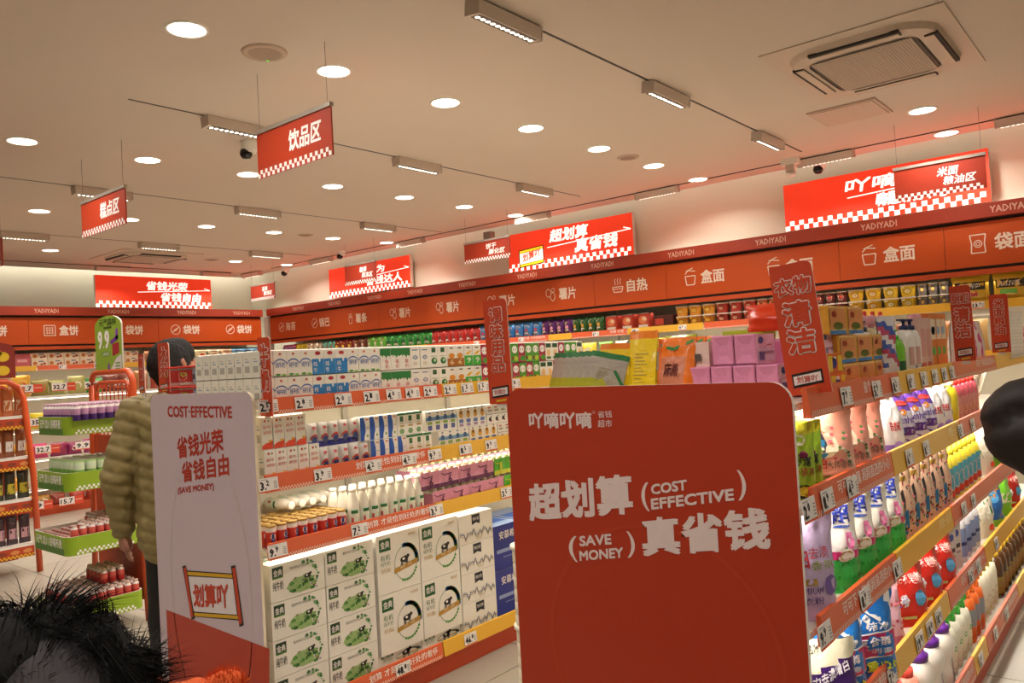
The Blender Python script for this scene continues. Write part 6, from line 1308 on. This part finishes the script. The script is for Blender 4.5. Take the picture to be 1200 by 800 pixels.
def hand(caps, wrist, d, side, palm_n, sc=1.0, curl=.25):
    d = Vector(d).normalized(); n = Vector(palm_n).normalized(); s = d.cross(n).normalized()*side; w = Vector(wrist)
    caps.append((w, w+d*.075*sc, .026*sc, .036*sc, .55))
    for i in (-1, 0, 1): caps.append((w+d*.03*sc+s*i*.018*sc, w+d*.085*sc+s*i*.022*sc, .016*sc, .013*sc))
    for i, L in enumerate((.068, .078, .072, .056)):
        b = w+d*.088*sc+s*(-.031+.0205*i)*sc; k1 = b+(d+n*curl*.5).normalized()*L*.45*sc; k2 = k1+(d+n*curl*1.6).normalized()*L*.33*sc; k3 = k2+(d+n*curl*2.6).normalized()*L*.25*sc
        caps += [(b-d*.02*sc, k1, .0092*sc, .0086*sc), (k1, k2, .0086*sc, .0078*sc), (k2, k3, .0078*sc, .0066*sc)]
    t = w+d*.03*sc-s*.03*sc; t1_ = t+(d*.8-s*.75+n*.35).normalized()*.035*sc; t2 = t1_+(d-s*.15+n*.3).normalized()*.032*sc
    caps += [(w+d*.015*sc, t, .014*sc, .013*sc), (t, t1_, .012*sc, .0105*sc), (t1_, t2, .0105*sc, .0085*sc)]
def person(lab, loc, rz, H=1.69, coat='#8a7648', trous='#14110f', hair='#14100d', arms=None, voxel=.014, head_yaw=0, quilt=False, coat_len=.70, body_voxel=None, extra=None, haired=True, fur=None, coat_bump=.2, lean=0, hands=True, group=None, headc=None):
    k = H/1.69; V = lambda x, y, z: (x*k, y*k, z*k)
    t = thing('person', lab, 'person', loc, rz, group)
    hy_ = head_yaw; hc = Vector(V(0, .02, 1.555)); R = Matrix.Rotation(hy_, 3, 'Z')
    def hp(x, y, z): return tuple(hc+R @ Vector((x, y, z))*k)
    arms = arms or {}
    sh = {s: V(s*.185, 0, 1.345) for s in (-1, 1)}
    el = {s: tuple(k*c for c in arms.get(s, ((s*.255, -.03, 1.04), (s*.25, .04, .79)))[0]) for s in (-1, 1)}
    wr = {s: tuple(k*c for c in arms.get(s, ((s*.255, -.03, 1.04), (s*.25, .04, .79)))[1]) for s in (-1, 1)}
    caps = [(V(0,0,.93), V(0,0,1.12), .135*k, .125*k, .75), (V(0,0,1.12), V(0,0,1.27), .13*k, .15*k, .72), (V(-.11,0,1.33), V(.11,0,1.33), .075*k, .075*k), (V(0,0,1.36), hp(0,-.015,-.08), .06*k, .056*k)]
    caps += [(hp(0,.0,.02), hp(0,-.015,.03), .088*k, .095*k), (hp(0,.03,-.03), hp(0,.055,-.075), .066*k, .042*k), (hp(-.03,.06,.0), hp(.03,.06,0), .036*k, .036*k),
             (hp(0,.085,.02), hp(0,.108,-.012), .011*k, .016*k), (hp(-.02,.088,-.048), hp(.02,.088,-.048), .012*k, .012*k), (hp(-.04,.082,.035), hp(-.015,.088,.038), .012*k, .012*k), (hp(.04,.082,.035), hp(.015,.088,.038), .012*k, .012*k)]
    for s in (-1, 1):
        caps += [(hp(s*.088,-.0,.015), hp(s*.093,-.012,.035), .016*k, .015*k), (hp(s*.086,.005,-.01), hp(s*.088,0,.0), .011*k, .012*k)]
        caps += [(sh[s], el[s], .052*k, .042*k), (el[s], wr[s], .04*k, .027*k)]
        d = Vector(wr[s])-Vector(el[s])
        if hands: hand(caps, Vector(wr[s])+d.normalized()*.01, d.normalized()+Vector((0, .08, -.25 if d.z < 0 else 0)), s, Vector((-s, .25, 0)), k)
        caps += [(V(s*.09,0,.9), V(s*.10,.02,.49), .088*k, .058*k), (V(s*.10,.02,.49), V(s*.105,-.02,.1), .056*k, .038*k), (V(s*.105,-.04,.045), V(s*.115,.13,.035), .038*k, .032*k)]
    put(remeshed(caps, body_voxel or voxel, 4, None, SKIN, 'body'), 'body', parent=t)
    CM = M(coat, .62, var=.08, bump=coat_bump, scale=25)
    cc = [(V(0,0,coat_len+.03), V(0,0,1.12), .2*k, .195*k, .8), (V(0,0,1.12), V(0,0,1.27), .18*k, .18*k, .76), (V(-.13,0,1.31), V(.13,0,1.31), .10*k, .10*k), (V(0,-.01,1.36), V(0,-.005,1.42), .082*k, .078*k)]
    for s in (-1, 1): cc += [(sh[s], el[s], .085*k, .074*k), (el[s], wr[s], .074*k, .052*k)]
    def dq(c):
        if not quilt: return .014*noise.noise(c*8)+.007*noise.noise(c*20)-.016*max(0, 1-abs(noise.noise(Vector((c.x*7, c.y*7, c.z*14))))*9)
        ph = (c.z-.25*abs(c.x)+.02*noise.noise(c*5))/.062; sd = abs(sin(pi*ph))**.55
        return .010*(sd-.6)+.008*noise.noise(c*14)+.004*noise.noise(c*34)
    put(remeshed(cc, voxel*.8 if quilt else voxel, 4, dq, CM, 'coat'), 'coat', parent=t)
    tc = []
    for s in (-1, 1): tc += [(V(s*.085,0,.88), V(s*.10,.02,.49), .105*k, .076*k), (V(s*.10,.02,.49), V(s*.105,-.015,.10), .076*k, .058*k)]
    tc.append((V(0,0,.95), V(0,0,.86), .15*k, .15*k, .8))
    put(remeshed(tc, voxel, 4, lambda c: .008*noise.noise(c*8), M(trous, .7, var=.1), 'trousers'), 'trousers', parent=t)
    sc_ = []
    for s in (-1, 1): sc_ += [(V(s*.105,-.05,.05), V(s*.118,.14,.042), .048*k, .042*k)]
    put(remeshed(sc_, voxel, 3, None, M('#1c1814', .5), 'shoes'), 'shoes', parent=t)
    if haired:
        hcaps = [(hp(0,-.02,.045), hp(0,-.03,.02), .104*k, .102*k), (hp(0,.02,.07), hp(0,-.02,.06), .085*k, .09*k), (hp(0,-.05,-.02), hp(0,-.045,-.05), .075*k, .055*k), (hp(-.07,.0,.05), hp(-.07,-.03,.0), .032*k, .03*k), (hp(.07,.0,.05), hp(.07,-.03,0), .032*k, .03*k)]
        hm_ = remeshed(hcaps, .007, 3, lambda c: .0035*noise.noise(Vector((c.x*90, c.y*90, c.z*25)))+.002*noise.noise(c*160), M(hair, .9, var=.25, bump=.5, scale=120), 'hair')
        put(hm_, 'hair', parent=t)
        for s in (-1, 1):
            mb = MB(); p = hp(s*.032, .083, .018); mb.lathe([(.001,-.011*k),(.009*k,-.007*k),(.012*k,0),(.009*k,.007*k),(.001,.011*k)], M('#e4dcd2', .3), 10, cx=p[0], cy=p[1], z0=p[2]); q = hp(s*.032, .0945, .018); mb.lathe([(.0005,-.005*k),(.005*k,0),(.0005,.005*k)], M('#241812', .2), 8, cx=q[0], cy=q[1], z0=q[2]); mb.build('eye', t)
    return t, hp
def strands(parent, centers, n, L, mat, name, thick=.0016, droop=.5, seed=1, curlf=1.0):
    """shaggy fur: short bent hairs growing out of ellipsoids (c, (rx,ry,rz))"""
    rnd = random.Random(seed); vs = []; fs = []
    for i in range(n):
        c, rad_ = centers[rnd.randrange(len(centers))]; d = Vector((rnd.gauss(0, 1), rnd.gauss(0, 1), rnd.gauss(0, 1))).normalized()
        p = Vector(c)+Vector((d.x*rad_[0], d.y*rad_[1], d.z*rad_[2])); nz = Vector((noise.noise(p*14), noise.noise(p*14+Vector((7, 3, 1))), noise.noise(p*14+Vector((2, 9, 5)))))
        v = (d+nz*curlf).normalized(); l = L*rnd.uniform(.5, 1.25); side = v.cross(Vector((rnd.random(), rnd.random(), rnd.random()))).normalized(); o = len(vs)
        for k in range(4):
            w = thick*(1-k/3.2); vs += [p-side*w, p+side*w]; p = p+v*l/3; v = (v+Vector((0, 0, -droop*.35))+nz*.5).normalized()
        vs.append(p); fs += [(o, o+1, o+3, o+2), (o+2, o+3, o+5, o+4), (o+4, o+5, o+7, o+6), (o+6, o+7, o+8)]
    me = bpy.data.meshes.new(name); me.from_pydata([tuple(v) for v in vs], [], fs); me.materials.append(mat); me.update()
    return put(me, name, parent=parent, kind='stuff')
# customer in the khaki quilted jacket, back to the camera, head turned to the shelves
man, _ = person('man in khaki quilted jacket and black trousers, seen from behind', (-3.87, 1.95, 0), rad(46), 1.69, '#8c7a4c', quilt=True, head_yaw=rad(-42), body_voxel=.0065, voxel=.012,
    arms={-1: ((-.275, -.05, 1.03), (-.27, .0, .765)), 1: ((.22, .1, 1.06), (.12, .3, 1.12))}, coat_bump=.15)
# shopper with shaggy black hood in the foreground
FURM = M('#0d0b0a', .95, var=.2)
kid, hp = person('shopper in charcoal coat with shaggy black fur hood, seen from behind', (-1.12, .37, 0), rad(50), 1.165, '#3a3436', '#181516', arms={-1: ((-.25, .05, 1.06), (-.16, .22, 1.0)), 1: ((.25, .05, 1.06), (.16, .22, 1.0))}, voxel=.012, haired=True)
k = 1.165/1.69; c0 = Vector((0, -.02, 1.555*k))
put(remeshed([(c0+Vector((0, -.02, -.03)), c0+Vector((0, -.02, .01)), .125, .12), (c0+Vector((.03, -.05, -.14)), c0+Vector((-.03, -.05, -.14)), .12, .12)], .01, 5, lambda c: .012*noise.noise(c*12), M('#363033', .75, var=.15, bump=.4, scale=50), 'hood'), 'hood', parent=kid)
rg = []
for i in range(14):
    a = 2*pi*i/14; rg.append((c0+Vector((.115*cos(a), -.01+.03*sin(a), .02+.10*sin(a))), (.038, .038, .038)))
rg += [(c0+Vector((-.15, -.05, -.06)), (.06, .06, .06)), (c0+Vector((-.19, -.05, -.13)), (.06, .06, .06)), (c0+Vector((.13, -.06, -.04)), (.04, .05, .04)), (c0+Vector((-.03, -.05, .09)), (.07, .05, .035))]
put(remeshed([(Vector(c)-Vector((.005, 0, 0)), Vector(c)+Vector((.005, 0, 0)), r[0]*.95, r[0]*.95) for c, r in rg], .012, 3, lambda c: .008*noise.noise(c*30), FURM, 'fur_trim'), 'fur_trim', parent=kid)
strands(kid, rg, 12000, .05, FURM, 'fur', .0011, .35, 3, 1.5)
# small child with fluffy orange hat
kid2, hp = person('small child in grey coat and fluffy orange hat beside the white board', (-1.385, .70, 0), rad(60), .955, '#4a4446', '#24201f', voxel=.013, haired=False)
ORF = M('#d8581a', .8, var=.15, bump=.5, scale=90); k2 = .955/1.69; c0 = Vector((0, .01, 1.555*k2+.0))
oc = [(c0+Vector((0, 0, -.01)), (.085, .09, .07)), (c0+Vector((-.06, 0, .05)), (.035, .03, .03)), (c0+Vector((.06, 0, .05)), (.035, .03, .03))]
put(remeshed([(Vector(c)-Vector((.004, 0, 0)), Vector(c)+Vector((.004, 0, 0)), r[0], r[0]) for c, r in oc], .008, 4, lambda c: .004*noise.noise(c*40), ORF, 'hat'), 'hat', parent=kid2)
strands(kid2, oc, 5000, .014, ORF, 'hat_fluff', .0009, .1, 5, .6)
# coat sleeve entering at the left edge, arm entering at the right edge
person('shopper in dark grey coat, only a sleeve in view at the left edge', (-1.745, .15, 0), rad(60), 1.6, '#3b3330', '#161313', arms={1: ((.30, .03, 1.135), (.14, .26, 1.16)), -1: ((-.25, .0, 1.05), (-.2, .2, .95))}, voxel=.016)
person('shopper in dark brown coat reaching in from the right edge', (.232, 1.37, 0), rad(75), 1.65, '#1c110d', '#141010', arms={1: ((.30, .02, 1.04), (.28, .12, .8)), -1: ((-.16, .355, 1.40), (-.26, .08, 1.24))}, voxel=.014)
person('distant shopper, only black hair showing above the milk cartons', (-4.97, 3.86, 0), rad(200), 1.655, '#3a3440', '#181618', voxel=.018)

if not _to.users_collection: bpy.data.objects.remove(_to)
